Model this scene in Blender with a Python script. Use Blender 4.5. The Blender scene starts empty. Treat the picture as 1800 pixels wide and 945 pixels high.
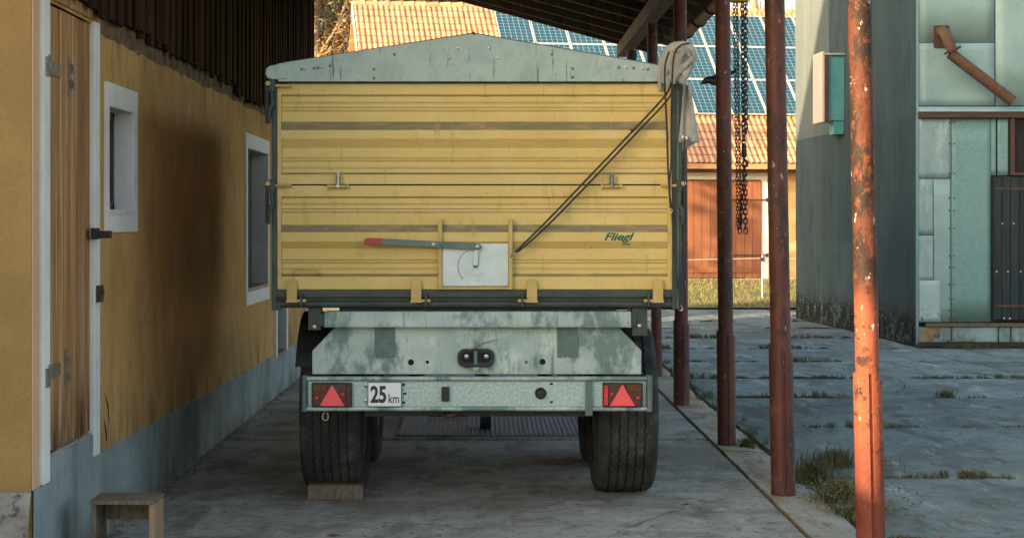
import bpy, bmesh, math, random
from mathutils import Vector, Matrix, noise as mnoise
random.seed(7)
R = random.Random(11)
scene = bpy.context.scene
COL = scene.collection

# ------------------------------------------------------------------ camera, sky, sun, exposure
CAMH, F, VX, VY = 1.71, 3000.0, 860.0, 394.0          # eye height, focal length in photo pixels, vanishing point
cam = bpy.data.objects.new('camera', bpy.data.cameras.new('camera'))
COL.objects.link(cam)
cam.location = (0, 0, CAMH)
cam.rotation_euler = (math.radians(90), 0, 0)
cam.data.sensor_width = 36
cam.data.lens = 36 * F / 1800
cam.data.shift_x = (900 - VX) / 1800
cam.data.shift_y = -(472.5 - VY) / 1800
cam.data.clip_start = 0.05
cam.data.clip_end = 2000
scene.camera = cam

SUN_D = Vector((0.8, 0.6, -0.25)).normalized()         # the way sunlight travels
world = bpy.data.worlds.new('World'); scene.world = world
world.use_nodes = True
wn = world.node_tree.nodes; wl = world.node_tree.links
sky = wn.new('ShaderNodeTexSky'); sky.sky_type = 'NISHITA'; sky.sun_disc = False
sky.sun_elevation = math.asin(-SUN_D.z)
sky.sun_rotation = math.atan2(-SUN_D.x, -SUN_D.y)
sky.air_density = 1.0; sky.dust_density = 2.6; sky.ozone_density = .45
wl.new(sky.outputs[0], wn['Background'].inputs[0])
wn['Background'].inputs[1].default_value = 0.12
sun = bpy.data.objects.new('sun', bpy.data.lights.new('sun', 'SUN'))
COL.objects.link(sun)
sun.data.energy = 3.6; sun.data.angle = math.radians(0.7); sun.data.color = (1.0, 0.70, 0.42)
sun.rotation_euler = SUN_D.to_track_quat('-Z', 'Y').to_euler()
sun.location = (-30, -20, 30)
scene.view_settings.view_transform = 'Standard'
scene.view_settings.look = 'None'
scene.view_settings.gamma = 1
scene.view_settings.exposure = 2.2
scene.view_settings.use_curve_mapping = False
scene.cycles.max_bounces = 8

# ------------------------------------------------------------------ helpers
def PX(x, y, D):
    return Vector(((x - VX) * D / F, D, CAMH - (y - VY) * D / F))

class MB:
    def __init__(s): s.v = []; s.f = []
    def add(s, vs, fs):
        n = len(s.v); s.v += [tuple(v) for v in vs]; s.f += [tuple(i + n for i in f) for f in fs]; return s
    def box(s, x0, x1, y0, y1, z0, z1):
        return s.add([(x0,y0,z0),(x1,y0,z0),(x1,y1,z0),(x0,y1,z0),(x0,y0,z1),(x1,y0,z1),(x1,y1,z1),(x0,y1,z1)],
                     [(0,3,2,1),(4,5,6,7),(0,1,5,4),(1,2,6,5),(2,3,7,6),(3,0,4,7)])
    def obox(s, c, size, m):
        hx, hy, hz = size[0]/2, size[1]/2, size[2]/2
        b = MB().box(-hx,hx,-hy,hy,-hz,hz)
        return s.add([Vector(c) + m @ Vector(v) for v in b.v], b.f)
    def quad(s, a, b, c, d): return s.add([a,b,c,d], [(0,1,2,3)])
    def prism(s, poly, y0, y1, axis='y'):
        n = len(poly)
        def pt(p, t):
            if axis == 'y': return (p[0], t, p[1])
            if axis == 'x': return (t, p[0], p[1])
            return (p[0], p[1], t)
        vs = [pt(p, y0) for p in poly] + [pt(p, y1) for p in poly]
        fs = [tuple(range(n)), tuple(range(2*n-1, n-1, -1))] + [(i, (i+1) % n, n+(i+1) % n, n+i) for i in range(n)]
        return s.add(vs, fs)
    def tube(s, pts, r, n=10, cap=True, ex=1.0):
        pts = [Vector(p) for p in pts]
        rs = r if isinstance(r, (list, tuple)) else [r]*len(pts)
        rings = []; up = None
        for i, p in enumerate(pts):
            t = (pts[min(i+1, len(pts)-1)] - pts[max(i-1, 0)])
            t = t.normalized() if t.length > 1e-9 else Vector((0,0,1))
            if up is None:
                a = Vector((0,0,1)) if abs(t.z) < .9 else Vector((0,1,0))
                up = (a - t*a.dot(t)).normalized()
            else:
                up = (up - t*up.dot(t)); up = up.normalized() if up.length > 1e-6 else t.orthogonal().normalized()
            b = t.cross(up)
            rings.append([p + (up*math.cos(2*math.pi*k/n) + b*ex*math.sin(2*math.pi*k/n))*rs[i] for k in range(n)])
        vs = [v for rg in rings for v in rg]; fs = []
        for i in range(len(pts)-1):
            for k in range(n):
                fs.append((i*n+k, i*n+(k+1) % n, (i+1)*n+(k+1) % n, (i+1)*n+k))
        if cap:
            fs.append(tuple(range(n-1, -1, -1))); fs.append(tuple((len(pts)-1)*n+k for k in range(n)))
        return s.add(vs, fs)
    def lathe(s, prof, c, n=32, axis='x'):
        vs = []; m = len(prof); c = Vector(c)
        for k in range(n):
            a = 2*math.pi*k/n
            for (t, r) in prof:
                o = Vector((t, r*math.cos(a), r*math.sin(a))) if axis == 'x' else (Vector((r*math.cos(a), t, r*math.sin(a))) if axis == 'y' else Vector((r*math.cos(a), r*math.sin(a), t)))
                vs.append(c + o)
        fs = [(k*m+i, k*m+i+1, ((k+1) % n)*m+i+1, ((k+1) % n)*m+i) for k in range(n) for i in range(m-1)]
        fs.append(tuple(k*m for k in range(n))); fs.append(tuple(k*m+m-1 for k in range(n-1, -1, -1)))
        return s.add(vs, fs)
    def mesh(s, name, mat, org=(0,0,0), smooth=False, merge=False):
        me = bpy.data.meshes.new(name)
        o = Vector(org)
        me.from_pydata([tuple(Vector(v) - o) for v in s.v], [], s.f)
        bm = bmesh.new(); bm.from_mesh(me)
        if merge: bmesh.ops.remove_doubles(bm, verts=bm.verts, dist=1e-5)
        bmesh.ops.recalc_face_normals(bm, faces=bm.faces)
        if smooth:
            for f in bm.faces: f.smooth = True
        bm.to_mesh(me); bm.free()
        if smooth: me.set_sharp_from_angle(angle=math.radians(40))
        if mat: me.materials.append(mat)
        return me

def wloc(o):
    v = Vector(o.location); p = o.parent
    while p: v += Vector(p.location); p = p.parent
    return v
def link(name, me, parent=None, loc=(0,0,0)):
    o = bpy.data.objects.new(name, me); COL.objects.link(o); o.location = loc
    if parent: o.parent = parent
    return o
def obj(name, mb, mat, parent=None, org=None, smooth=False, bevel=0, merge=False):
    """mb in world coordinates; the object sits at org (a top-level thing) or at its parent's origin"""
    base = wloc(parent) if parent else Vector(org or (0,0,0))
    o = link(name, mb.mesh(name, mat, base, smooth, merge), parent, (0,0,0) if parent else base)
    if bevel:
        b = o.modifiers.new('bevel', 'BEVEL'); b.width = bevel; b.segments = 2; b.limit_method = 'ANGLE'; b.angle_limit = math.radians(50)
    return o
def tag(o, label, cat, group=None):
    o['label'] = label; o['category'] = cat
    if group: o['group'] = group
    return o
def thing(name, label, cat, loc, group=None):
    o = bpy.data.objects.new(name, None); COL.objects.link(o); o.location = loc
    o.empty_display_size = .1
    return tag(o, label, cat, group)
def struct(o): o['kind'] = 'structure'; return o
def stuff(o): o['kind'] = 'stuff'; return o

# ------------------------------------------------------------------ materials
def mat(name, c1, c2, scale=5, stretch=(1,1,1), rough=.8, metal=0, bump=.15, bscale=60, extras=(), var=.0, rvar=.0, spec=.4, coat=0, bstretch=None):
    """two-tone noise colour; extras = (colour, noise scale, lo, hi, amount, stretch, (z0,z1) or 'up' or None)"""
    m = bpy.data.materials.new(name); m.use_nodes = True
    nt = m.node_tree; N = nt.nodes; L = nt.links
    b = N['Principled BSDF']
    geo = N.new('ShaderNodeNewGeometry')
    def noise(sc, st, detail=6, rg=.6):
        mp = N.new('ShaderNodeMapping'); mp.inputs['Scale'].default_value = st
        L.new(geo.outputs['Position'], mp.inputs['Vector'])
        n = N.new('ShaderNodeTexNoise'); n.inputs['Scale'].default_value = sc; n.inputs['Detail'].default_value = detail; n.inputs['Roughness'].default_value = rg
        L.new(mp.outputs[0], n.inputs['Vector']); return n.outputs['Fac']
    def mrange(x, lo, hi):
        r = N.new('ShaderNodeMapRange'); r.interpolation_type = 'SMOOTHSTEP'
        r.inputs['From Min'].default_value = lo; r.inputs['From Max'].default_value = hi
        L.new(x, r.inputs['Value']); return r.outputs[0]
    def math_(op, a, bb):
        q = N.new('ShaderNodeMath'); q.operation = op
        for i, x in enumerate((a, bb)):
            if isinstance(x, (int, float)): q.inputs[i].default_value = x
            else: L.new(x, q.inputs[i])
        return q.outputs[0]
    def mix(f, a, bb):
        q = N.new('ShaderNodeMix'); q.data_type = 'RGBA'
        if isinstance(f, (int, float)): q.inputs[0].default_value = f
        else: L.new(f, q.inputs[0])
        for i, x in ((6, a), (7, bb)):
            if isinstance(x, tuple): q.inputs[i].default_value = (*x, 1)
            else: L.new(x, q.inputs[i])
        return q.outputs[2]
    f0 = noise(scale, stretch)
    col = mix(mrange(f0, .32, .68), c1, c2)
    sep = None
    for (c, sc, lo, hi, amt, st, zr) in extras:
        f = math_('MULTIPLY', mrange(noise(sc, st, 9, .7), lo, hi), amt)
        if zr == 'up':
            sx = N.new('ShaderNodeSeparateXYZ'); L.new(geo.outputs['Normal'], sx.inputs[0])
            f = math_('MULTIPLY', f, mrange(sx.outputs[2], .15, .4))
        elif zr:
            sx = N.new('ShaderNodeSeparateXYZ'); L.new(geo.outputs['Position'], sx.inputs[0])
            wob = math_('ADD', sx.outputs[2], math_('MULTIPLY', math_('SUBTRACT', noise(3.1, (1,1,.3)), .5), .5*abs(zr[1]-zr[0])))
            f = math_('MULTIPLY', f, mrange(wob, zr[0], zr[1]))
        col = mix(f, col, c)
    if var:
        oi = N.new('ShaderNodeObjectInfo')
        k = math_('ADD', math_('MULTIPLY', oi.outputs['Random'], 2*var), 1-var)
        hsv = N.new('ShaderNodeHueSaturation'); L.new(col, hsv.inputs['Color']); L.new(k, hsv.inputs['Value']); col = hsv.outputs[0]
    L.new(col, b.inputs['Base Color'])
    if rvar:
        L.new(math_('ADD', math_('MULTIPLY', math_('SUBTRACT', noise(scale*2.3, stretch), .5), 2*rvar), rough), b.inputs['Roughness'])
    else: b.inputs['Roughness'].default_value = rough
    b.inputs['Metallic'].default_value = metal
    b.inputs['Specular IOR Level'].default_value = spec
    if coat: b.inputs['Coat Weight'].default_value = coat
    if bump:
        bp = N.new('ShaderNodeBump'); bp.inputs['Strength'].default_value = bump; bp.inputs['Distance'].default_value = .01
        L.new(noise(bscale, bstretch or stretch, 5), bp.inputs['Height']); L.new(bp.outputs[0], b.inputs['Normal'])
    return m

ONE = (1,1,1)
M = {}
M['plaster'] = mat('yellow_plaster', (.56,.315,.105), (.64,.385,.155), 1.3, ONE, .95, 0, .9, 120, spec=.1, extras=[
    ((.36,.19,.06), 9, .5, .68, .5, (1,1,.35), None), ((.72,.47,.24), 3.5, .54, .70, .5, (1,1,.7), None), ((.27,.14,.045), 75, .53, .62, .5, ONE, None), ((.66,.46,.24), 95, .58, .66, .45, ONE, None), ((.30,.20,.11), 2.2, .5, .68, .5, (1,1.3,.5), None), ((.17,.12,.075), 5, .45, .64, .75, (1,1,.35), (.85,.42)), ((.26,.165,.08), 4, .42, .6, .6, (1,1,.25), (2.45,2.78))])
M['shaded_plaster'] = mat('shaded_plaster', (.34,.21,.075), (.42,.26,.09), 3, ONE, .95, 0, .6, 120, [((.22,.15,.07), 60, .5, .7, .5, ONE, None)])  # darker plaster copy; the end wall's shade is in its colour
M['plinth'] = mat('grey_blue_plinth', (.20,.245,.245), (.29,.34,.335), 2.2, ONE, .95, 0, .35, 110, spec=.1, extras=[
    ((.17,.16,.14), 3, .48, .7, .7, (1,1,.5), None), ((.12,.11,.09), 5, .4, .62, .8, (1,1,.4), (.22,.0))])
M['white'] = mat('white_trim', (.66,.65,.62), (.76,.75,.72), 4, ONE, .8, 0, .25, 90, [((.40,.38,.34), 7, .55, .8, .55, (1,1,.3), None)])
M['jamb'] = mat('jamb_plaster', (.55,.56,.55), (.66,.66,.64), 5, ONE, .85, 0, .35, 110, [((.3,.28,.25), 9, .6, .8, .6, (1,1,.4), None)])
M['door_wood'] = mat('larch_door_wood', (.47,.25,.10), (.31,.145,.05), 3, (16,16,.35), .75, 0, .5, 9, spec=.2, var=.16, extras=[
    ((.58,.40,.24), 2, .48, .62, .7, (7,7,.3), None), ((.20,.085,.03), 3, .5, .58, .7, (30,30,.3), None), ((.06,.035,.018), 3.2, .58, .66, .9, (20,20,.5), None), ((.05,.03,.018), 4, .38, .58, .9, (7,7,.5), (1.0,.62))])
M['dark_wood'] = mat('black_brown_cladding', (.056,.030,.013), (.016,.009,.005), 3, (15,15,.3), .9, 0, .5, 8, spec=.1, extras=[
    ((.17,.095,.04), 3, .58, .70, .8, (20,20,.25), None), ((.09,.065,.045), 2, .5, .8, .35, (5,5,.4), None)], var=.45)
M['mortar'] = mat('rough_mortar', (.20,.13,.075), (.09,.06,.04), 9, ONE, .95, 0, .9, 30, [((.36,.32,.27), 13, .6, .68, .8, ONE, None)])
M['glass'] = mat('window_glass', (.012,.016,.018), (.02,.026,.03), 2, ONE, .12, 0, 0, spec=.6)
M['brown_frame'] = mat('brown_sash', (.10,.07,.05), (.06,.045,.035), 4, (8,8,.6), .6)
M['galv_hinge'] = mat('weathered_hinge', (.27,.24,.19), (.16,.13,.10), 20, ONE, .55, .5, .3, 80)
M['stone'] = mat('rough_foundation', (.36,.33,.29), (.20,.18,.16), 7, ONE, .95, 0, .9, 25, [((.08,.07,.055), 9, .56, .64, .9, ONE, None)])
M['old_wood'] = mat('weathered_grey_wood', (.19,.145,.10), (.10,.078,.056), 4, (12,3,3), .85, 0, .5, 14, [((.06,.05,.035), 6, .55, .66, .8, ONE, None)], var=.12)
M['lit_wood'] = mat('lit_tan_wood', (.33,.22,.13), (.24,.155,.09), 4, (6,6,1), .8, 0, .4, 16)  # lighter wood that puts the stool's lit outer side into the colour
M['floor'] = mat('shed_concrete', (.30,.295,.255), (.385,.375,.325), .9, ONE, .95, 0, .9, 30, spec=.12, extras=[
    ((.17,.155,.125), 1.1, .46, .62, .75, ONE, None), ((.15,.135,.105), 3.0, .52, .62, .7, (1,.35,1), None), ((.46,.44,.385), 4.0, .57, .65, .55, (1,.35,1), None), ((.47,.455,.40), 3.2, .54, .68, .6, ONE, None), ((.20,.185,.155), 9, .52, .64, .6, ONE, None), ((.085,.075,.058), 17, .56, .64, .8, ONE, None), ((.06,.05,.04), 38, .62, .69, .75, ONE, None), ((.11,.085,.055), .45, .46, .6, .6, ONE, None)])
M['strip'] = mat('edge_concrete', (.28,.26,.21), (.35,.33,.27), 1.4, ONE, .95, 0, .8, 30, spec=.1, extras=[
    ((.27,.175,.06), 2.3, .46, .60, .8, (1,.6,1), None), ((.14,.125,.095), 4, .52, .62, .7, (1,.35,1), None), ((.10,.09,.07), 7, .57, .7, .7, ONE, None)])
M['yard'] = mat('yard_concrete', (.145,.185,.17), (.21,.255,.235), .8, ONE, .95, 0, .9, 28, spec=.1, var=.14, extras=[
    ((.11,.115,.10), 1.0, .46, .62, .7, ONE, None), ((.085,.095,.08), 2.6, .50, .60, .7, (1,.3,1), None), ((.36,.38,.34), 3.4, .56, .64, .6, (1,.3,1), None), ((.40,.40,.36), 4, .55, .66, .6, ONE, None), ((.14,.145,.125), 8, .52, .62, .7, ONE, None), ((.075,.065,.045), 15, .58, .66, .85, ONE, None), ((.45,.44,.40), 34, .63, .68, .7, ONE, None)])
M['soil'] = mat('dark_soil', (.032,.027,.019), (.055,.046,.032), 3, ONE, .95, 0, .8, 25)
M['ground'] = mat('farm_ground', (.10,.105,.05), (.17,.15,.09), .6, ONE, .95, 0, .6, 8)
M['path'] = mat('pale_path', (.42,.39,.36), (.34,.32,.30), 2, ONE, .9)
M['grass'] = mat('grass_blade', (.085,.10,.025), (.16,.14,.05), 1.2, ONE, .7, 0, 0, extras=[((.24,.18,.08), 9, .56, .64, .8, ONE, None)])
M['weed'] = mat('weed_blade', (.05,.058,.016), (.10,.09,.03), 6, ONE, .7, 0, 0, extras=[((.20,.15,.07), 25, .55, .62, .8, ONE, None)])
M['leaf_dry'] = mat('fallen_leaf', (.10,.065,.035), (.20,.12,.05), 12, ONE, .8, 0, 0)
M['yellow'] = mat('trailer_yellow_paint', (.54,.385,.115), (.61,.45,.155), 1.2, ONE, .5, 0, .08, 200, [
    ((.62,.51,.25), 2.5, .5, .7, .5, (1,1,2.5), None), ((.165,.145,.095), 9, .12, .55, .9, (.5,1,3), 'up'), ((.36,.28,.10), 6, .55, .66, .5, (2.5,1,.5), None), ((.30,.23,.10), 26, .60, .68, .55, (.7,1,2), None), ((.09,.06,.035), 60, .665, .69, .9, ONE, None), ((.66,.58,.36), 34, .66, .70, .7, (1,1,.3), None)], spec=.4)
M['yellow_dull'] = mat('yellow_fitting_paint', (.50,.37,.13), (.42,.29,.09), 9, ONE, .55, 0, .15, 90, [((.18,.12,.06), 22, .6, .72, .7, ONE, None)])
M['green'] = mat('dark_green_frame', (.028,.042,.036), (.048,.064,.055), 5, ONE, .55, .1, .2, 90, [((.13,.13,.11), 12, .56, .75, .55, (1,1,3), None), ((.10,.055,.03), 20, .66, .74, .6, ONE, None)])
GZX = [((.10,.165,.15), 2.3, .48, .58, .85, (1.6,1,.8), None), ((.54,.63,.59), 4.2, .50, .68, .65, (1.2,1,.8), None), ((.085,.12,.11), 7, .56, .66, .75, (3.2,1,.22), None), ((.10,.12,.11), 30, .58, .66, .55, (2.5,1,.35), None), ((.09,.11,.10), 16, .64, .72, .7, (2.2,1,.6), None)]
M['galv'] = mat('weathered_galvanised_steel', (.29,.37,.35), (.42,.50,.475), 3, ONE, .55, .3, .12, 120, GZX, rvar=.1)
M['galv_light'] = mat('spangled_galvanised_plate', (.42,.53,.50), (.27,.36,.34), 70, ONE, .5, .4, .15, 200, [((.20,.24,.23), 8, .55, .75, .5, ONE, None)])
M['galv_dark'] = mat('grey_steel_strip', (.085,.13,.12), (.115,.165,.15), 18, ONE, .55, .4, .15, 90, [((.08,.09,.085), 9, .6, .72, .6, ONE, None)])
M['cap_galv'] = mat('grey_gable_sheet', (.27,.355,.335), (.34,.43,.405), 7, ONE, .55, .25, .12, 130, [((.22,.27,.265), 3.2, .5, .68, .6, (1,1,.5), None), ((.05,.06,.06), 9, .60, .64, .8, (4.5,1,.35), None), ((.14,.20,.185), 7, .54, .66, .4, (1,1,1), None), ((.54,.58,.56), 10, .6, .75, .5, ONE, None)])
M['gate_plate'] = mat('pale_slide_plate', (.43,.50,.51), (.50,.57,.575), 8, ONE, .45, .35, .08, 100, [((.30,.35,.35), 14, .6, .75, .5, ONE, None)])
M['emboss'] = mat('embossed_plate_metal', (.34,.40,.41), (.38,.44,.45), 8, ONE, .45, .35, 0)
M['steel'] = mat('bright_bolt_steel', (.5,.5,.48), (.38,.38,.36), 30, ONE, .4, .8, .1)
M['black_steel'] = mat('black_chassis_steel', (.018,.020,.020), (.034,.036,.034), 8, ONE, .6, .2, .2)
M['rubber'] = mat('tyre_rubber', (.022,.024,.023), (.036,.037,.035), 6, ONE, .85, 0, .5, 70, spec=.2, extras=[((.12,.11,.09), 5, .48, .66, .5, ONE, None), ((.17,.15,.12), 38, .60, .66, .6, ONE, None), ((.10,.085,.06), 3, .3, .6, .6, ONE, (.22,.02))])
M['rubber_black'] = mat('black_rubber', (.012,.014,.016), (.02,.022,.024), 9, ONE, .6)
M['hole'] = mat('dark_hole', (.006,.006,.006), (.01,.01,.01), 9, ONE, .9, 0, 0)
M['lamp_red'] = mat('lamp_lens_red', (.065,.008,.009), (.035,.007,.008), 12, ONE, .18, 0, 0, spec=.6, coat=.4)
M['lamp_spot'] = mat('lamp_bulb_red', (.75,.05,.04), (.55,.03,.03), 30, ONE, .2, 0, 0)
M['lamp_amber'] = mat('lamp_lens_amber', (.13,.045,.010), (.09,.028,.008), 20, ONE, .2, 0, 0)
M['reflector'] = mat('red_triangle_reflector', (.84,.075,.085), (.80,.10,.11), 16, ONE, .35, 0, .1, 200)
M['red_grip'] = mat('red_lever_grip', (.36,.03,.03), (.26,.025,.025), 12, ONE, .4, 0, .1)
M['plate'] = mat('white_number_plate', (.68,.72,.70), (.74,.77,.75), 6, ONE, .4, 0, .05)
M['ink'] = mat('black_print', (.02,.025,.025), (.03,.03,.03), 6, ONE, .5, 0, 0)
M['logo'] = mat('green_logo_print', (.008,.105,.06), (.012,.13,.075), 6, ONE, .45, 0, 0)
M['tarp'] = mat('grey_tarpaulin', (.27,.27,.245), (.33,.33,.30), 6, ONE, .65, 0, .2, 80, [((.20,.19,.17), 7, .56, .74, .6, ONE, None)])
M['cord'] = mat('black_rubber_cord', (.016,.018,.018), (.03,.03,.03), 30, ONE, .6)
PAINT = [((.022,.014,.012), 4.5, .54, .61, .9, (1,1,.4), None), ((.15,.065,.03), 11, .56, .63, .7, ONE, None), ((.50,.42,.38), 26, .645, .67, .9, (1,1,.45), None)]
M['red_post'] = mat('oxide_red_post_paint', (.098,.026,.017), (.068,.019,.014), 4, ONE, .6, 0, .35, 45, PAINT)
M['sun_tinted_post'] = mat('sun_tinted_post_paint', (.27,.078,.038), (.21,.055,.028), 4, ONE, .65, 0, .6, 40, spec=.2, extras=[
    ((.072,.027,.015), 2.6, .26, .48, .9, ONE, (1.25,1.7)), ((.020,.014,.011), 6, .44, .52, .95, (1.2,1.2,.5), (1.22,1.5)), ((.025,.018,.014), 11, .55, .60, .9, ONE, None), ((.13,.05,.024), 16, .54, .60, .8, ONE, None), ((.55,.47,.42), 22, .62, .65, .85, (1,1,.5), None), ((.13,.036,.022), 3, .3, .5, .9, ONE, (.75,.45))])  # brighter base and darker foot put sun and shade into the paint
M['rust_steel'] = mat('rusty_dark_steel', (.06,.036,.024), (.11,.06,.035), 9, ONE, .75, .2, .4)
M['chain'] = mat('dark_chain_steel', (.022,.020,.018), (.05,.042,.034), 30, ONE, .5, .6, .2)
M['hoist_yellow'] = mat('hoist_yellow_paint', (.45,.30,.03), (.34,.22,.03), 9, ONE, .5)
M['rafter'] = mat('old_rafter_wood', (.11,.075,.05), (.06,.042,.03), 3, (6,1,1), .85, 0, .4, 14, var=.25)
M['deck_wood'] = mat('dark_roof_boards', (.05,.037,.027), (.03,.023,.018), 3, (6,.6,1), .9, 0, .4, 14, var=.3)
M['beam_wood'] = mat('grey_brown_beam', (.17,.125,.085), (.11,.08,.055), 3, (8,.6,8), .85, 0, .4, 14)
M['roof_sheet'] = mat('fibre_cement_roof', (.20,.19,.18), (.27,.26,.24), 2, ONE, .9)
M['gutter'] = mat('dark_gutter', (.045,.036,.03), (.08,.055,.04), 6, ONE, .6, .3)
M['side_sheet'] = mat('dark_corrugated_sheet', (.044,.064,.069), (.058,.080,.085), 1.1, (1,1,.35), .9, 0, .1, 60, spec=.08, var=.10, extras=[
    ((.035,.047,.05), 2.4, .5, .64, .6, (1,1,.3), None), ((.014,.013,.011), 4.5, .40, .52, .9, (1,1,.8), (.62,.20)), ((.30,.28,.23), 26, .60, .64, .75, ONE, (.6,.3))])
M['lit_sheet'] = mat('lit_corrugated_sheet', (.082,.104,.105), (.105,.126,.125), 1.1, (1,1,.35), .9, 0, .1, 60, spec=.08, extras=[((.07,.085,.087), 2.4, .5, .66, .6, (1,1,.3), None)])  # paler copy of the dark sheet, brightening the sun patch by colour
SL = [((.20,.255,.25), 2.2, .5, .72, .5, (1,1,.5), None), ((.045,.043,.038), 14, .66, .71, .8, (1,1,.6), None), ((.12,.12,.10), 3, .46, .62, .8, (1,1,.5), (.42,.05))]
M['sheet_a'] = mat('pale_zinc_sheet', (.235,.335,.305), (.295,.40,.365), 1.8, ONE, .58, .2, .15, 90, SL)
M['sheet_b'] = mat('blue_green_zinc_sheet', (.155,.27,.24), (.20,.32,.285), 24, ONE, .58, .2, .15, 90, SL)
M['sheet_c'] = mat('streaked_pale_sheet', (.32,.40,.36), (.22,.31,.285), 5, (1,1,.4), .62, .15, .2, 70, [((.42,.48,.445), 4, .5, .6, .6, (1,1,.3), None)] + SL[1:])
M['patch'] = mat('whitish_patch_sheet', (.40,.48,.46), (.34,.42,.40), 4, ONE, .65, .1, .2, 70, [((.03,.028,.022), 20, .52, .6, .95, (1,1,.7), (.62,.33))])
M['mossy'] = mat('stained_base_sheet', (.24,.30,.29), (.19,.225,.21), 4, ONE, .7, .1, .3, 60, [((.36,.20,.05), 3.4, .53, .6, .9, ONE, None), ((.04,.038,.03), 6, .5, .62, .9, ONE, None)])
M['rust_beam'] = mat('rusted_ledge_beam', (.11,.055,.035), (.07,.038,.028), 6, (1,1,4), .8, .1, .4)
M['rust_pipe'] = mat('rusted_pipe', (.16,.075,.038), (.10,.05,.03), 8, ONE, .7, .2, .4, 50, [((.26,.20,.16), 18, .6, .7, .6, ONE, None), ((.03,.024,.02), 6, .58, .68, .8, ONE, None)])
M['dark_boards'] = mat('dark_grey_door_boards', (.030,.042,.042), (.014,.020,.020), 3, (14,14,.4), .8, 0, .4, 10, [((.16,.17,.165), 4, .64, .72, .6, (16,16,.5), None)], var=.25)
M['void'] = mat('dark_interior', (.014,.012,.010), (.03,.022,.016), 3, ONE, .9)
M['cream'] = mat('cream_render', (.60,.47,.37), (.66,.53,.42), 2, ONE, .9, 0, .2, 40)
M['teal_box'] = mat('blue_green_hood_sheet', (.07,.25,.245), (.10,.30,.29), 3, ONE, .6, .15, .15)
M['barn_wall'] = mat('apricot_barn_render', (.46,.29,.12), (.54,.35,.155), 1.2, ONE, .9, 0, .3, 30, [((.42,.25,.11), 2, .55, .75, .5, (1,1,.4), None)])
M['barn_door'] = mat('red_brown_barn_door', (.26,.10,.046), (.19,.075,.036), 2.5, (8,8,.4), .75, 0, .3, 8, var=.15)
M['tile'] = mat('terracotta_roof_tile', (.50,.27,.145), (.42,.21,.11), 3, ONE, .8, 0, .15, 30, [((.27,.13,.08), 6, .55, .66, .7, ONE, None), ((.17,.13,.09), 2, .56, .66, .5, ONE, None)], var=.2)
M['pv_frame'] = mat('aluminium_panel_frame', (.62,.62,.60), (.58,.58,.57), 5, ONE, .4, .5, 0)
M['bark'] = mat('pale_bark', (.30,.235,.15), (.19,.145,.09), 5, (1,1,.4), .9, 0, .4, 20)
M['leaf'] = mat('dry_olive_leaf', (.22,.145,.05), (.13,.095,.032), 1.1, ONE, .7, 0, 0, extras=[((.36,.25,.10), 4, .55, .65, .8, ONE, None)])
M['leaf_green'] = mat('dark_green_leaf', (.075,.075,.022), (.13,.105,.035), 1.1, ONE, .7, 0, 0)
M['black_feather'] = mat('black_feather', (.010,.010,.012), (.018,.018,.022), 20, ONE, .45)
M['tape'] = mat('white_fence_tape', (.75,.70,.62), (.7,.66,.6), 5, ONE, .7, 0, 0)
M['ribbed'] = mat('worn_steel_plate', (.10,.115,.12), (.16,.175,.18), 6, ONE, .75, .0, .2, 60, [((.09,.075,.06), 3, .5, .7, .7, ONE, None)])

def pv_material():
    m = bpy.data.materials.new('solar_cells'); m.use_nodes = True
    N = m.node_tree.nodes; L = m.node_tree.links; b = N['Principled BSDF']
    tc = N.new('ShaderNodeTexCoord'); sx = N.new('ShaderNodeSeparateXYZ'); L.new(tc.outputs['Generated'], sx.inputs[0])
    def grid(sock, n, w):
        a = N.new('ShaderNodeMath'); a.operation = 'MULTIPLY'; a.inputs[1].default_value = n; L.new(sock, a.inputs[0])
        f = N.new('ShaderNodeMath'); f.operation = 'FRACT'; L.new(a.outputs[0], f.inputs[0])
        d = N.new('ShaderNodeMath'); d.operation = 'SUBTRACT'; d.inputs[1].default_value = .5; L.new(f.outputs[0], d.inputs[0])
        e = N.new('ShaderNodeMath'); e.operation = 'ABSOLUTE'; L.new(d.outputs[0], e.inputs[0])
        g = N.new('ShaderNodeMath'); g.operation = 'GREATER_THAN'; g.inputs[1].default_value = .5 - w; L.new(e.outputs[0], g.inputs[0]); return g.outputs[0]
    mx = N.new('ShaderNodeMath'); mx.operation = 'MAXIMUM'
    L.new(grid(sx.outputs[0], 6, .035), mx.inputs[0]); L.new(grid(sx.outputs[1], 10, .028), mx.inputs[1])
    no = N.new('ShaderNodeTexNoise'); no.inputs['Scale'].default_value = 9; L.new(tc.outputs['Generated'], no.inputs['Vector'])
    c0 = N.new('ShaderNodeMix'); c0.data_type = 'RGBA'; L.new(no.outputs['Fac'], c0.inputs[0])
    c0.inputs[6].default_value = (.008,.050,.080,1); c0.inputs[7].default_value = (.014,.075,.105,1)
    c1 = N.new('ShaderNodeMix'); c1.data_type = 'RGBA'; L.new(mx.outputs[0], c1.inputs[0]); L.new(c0.outputs[2], c1.inputs[6]); c1.inputs[7].default_value = (.28,.29,.30,1)
    L.new(c1.outputs[2], b.inputs['Base Color']); b.inputs['Roughness'].default_value = .16
    return m
M['pv'] = pv_material()

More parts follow.
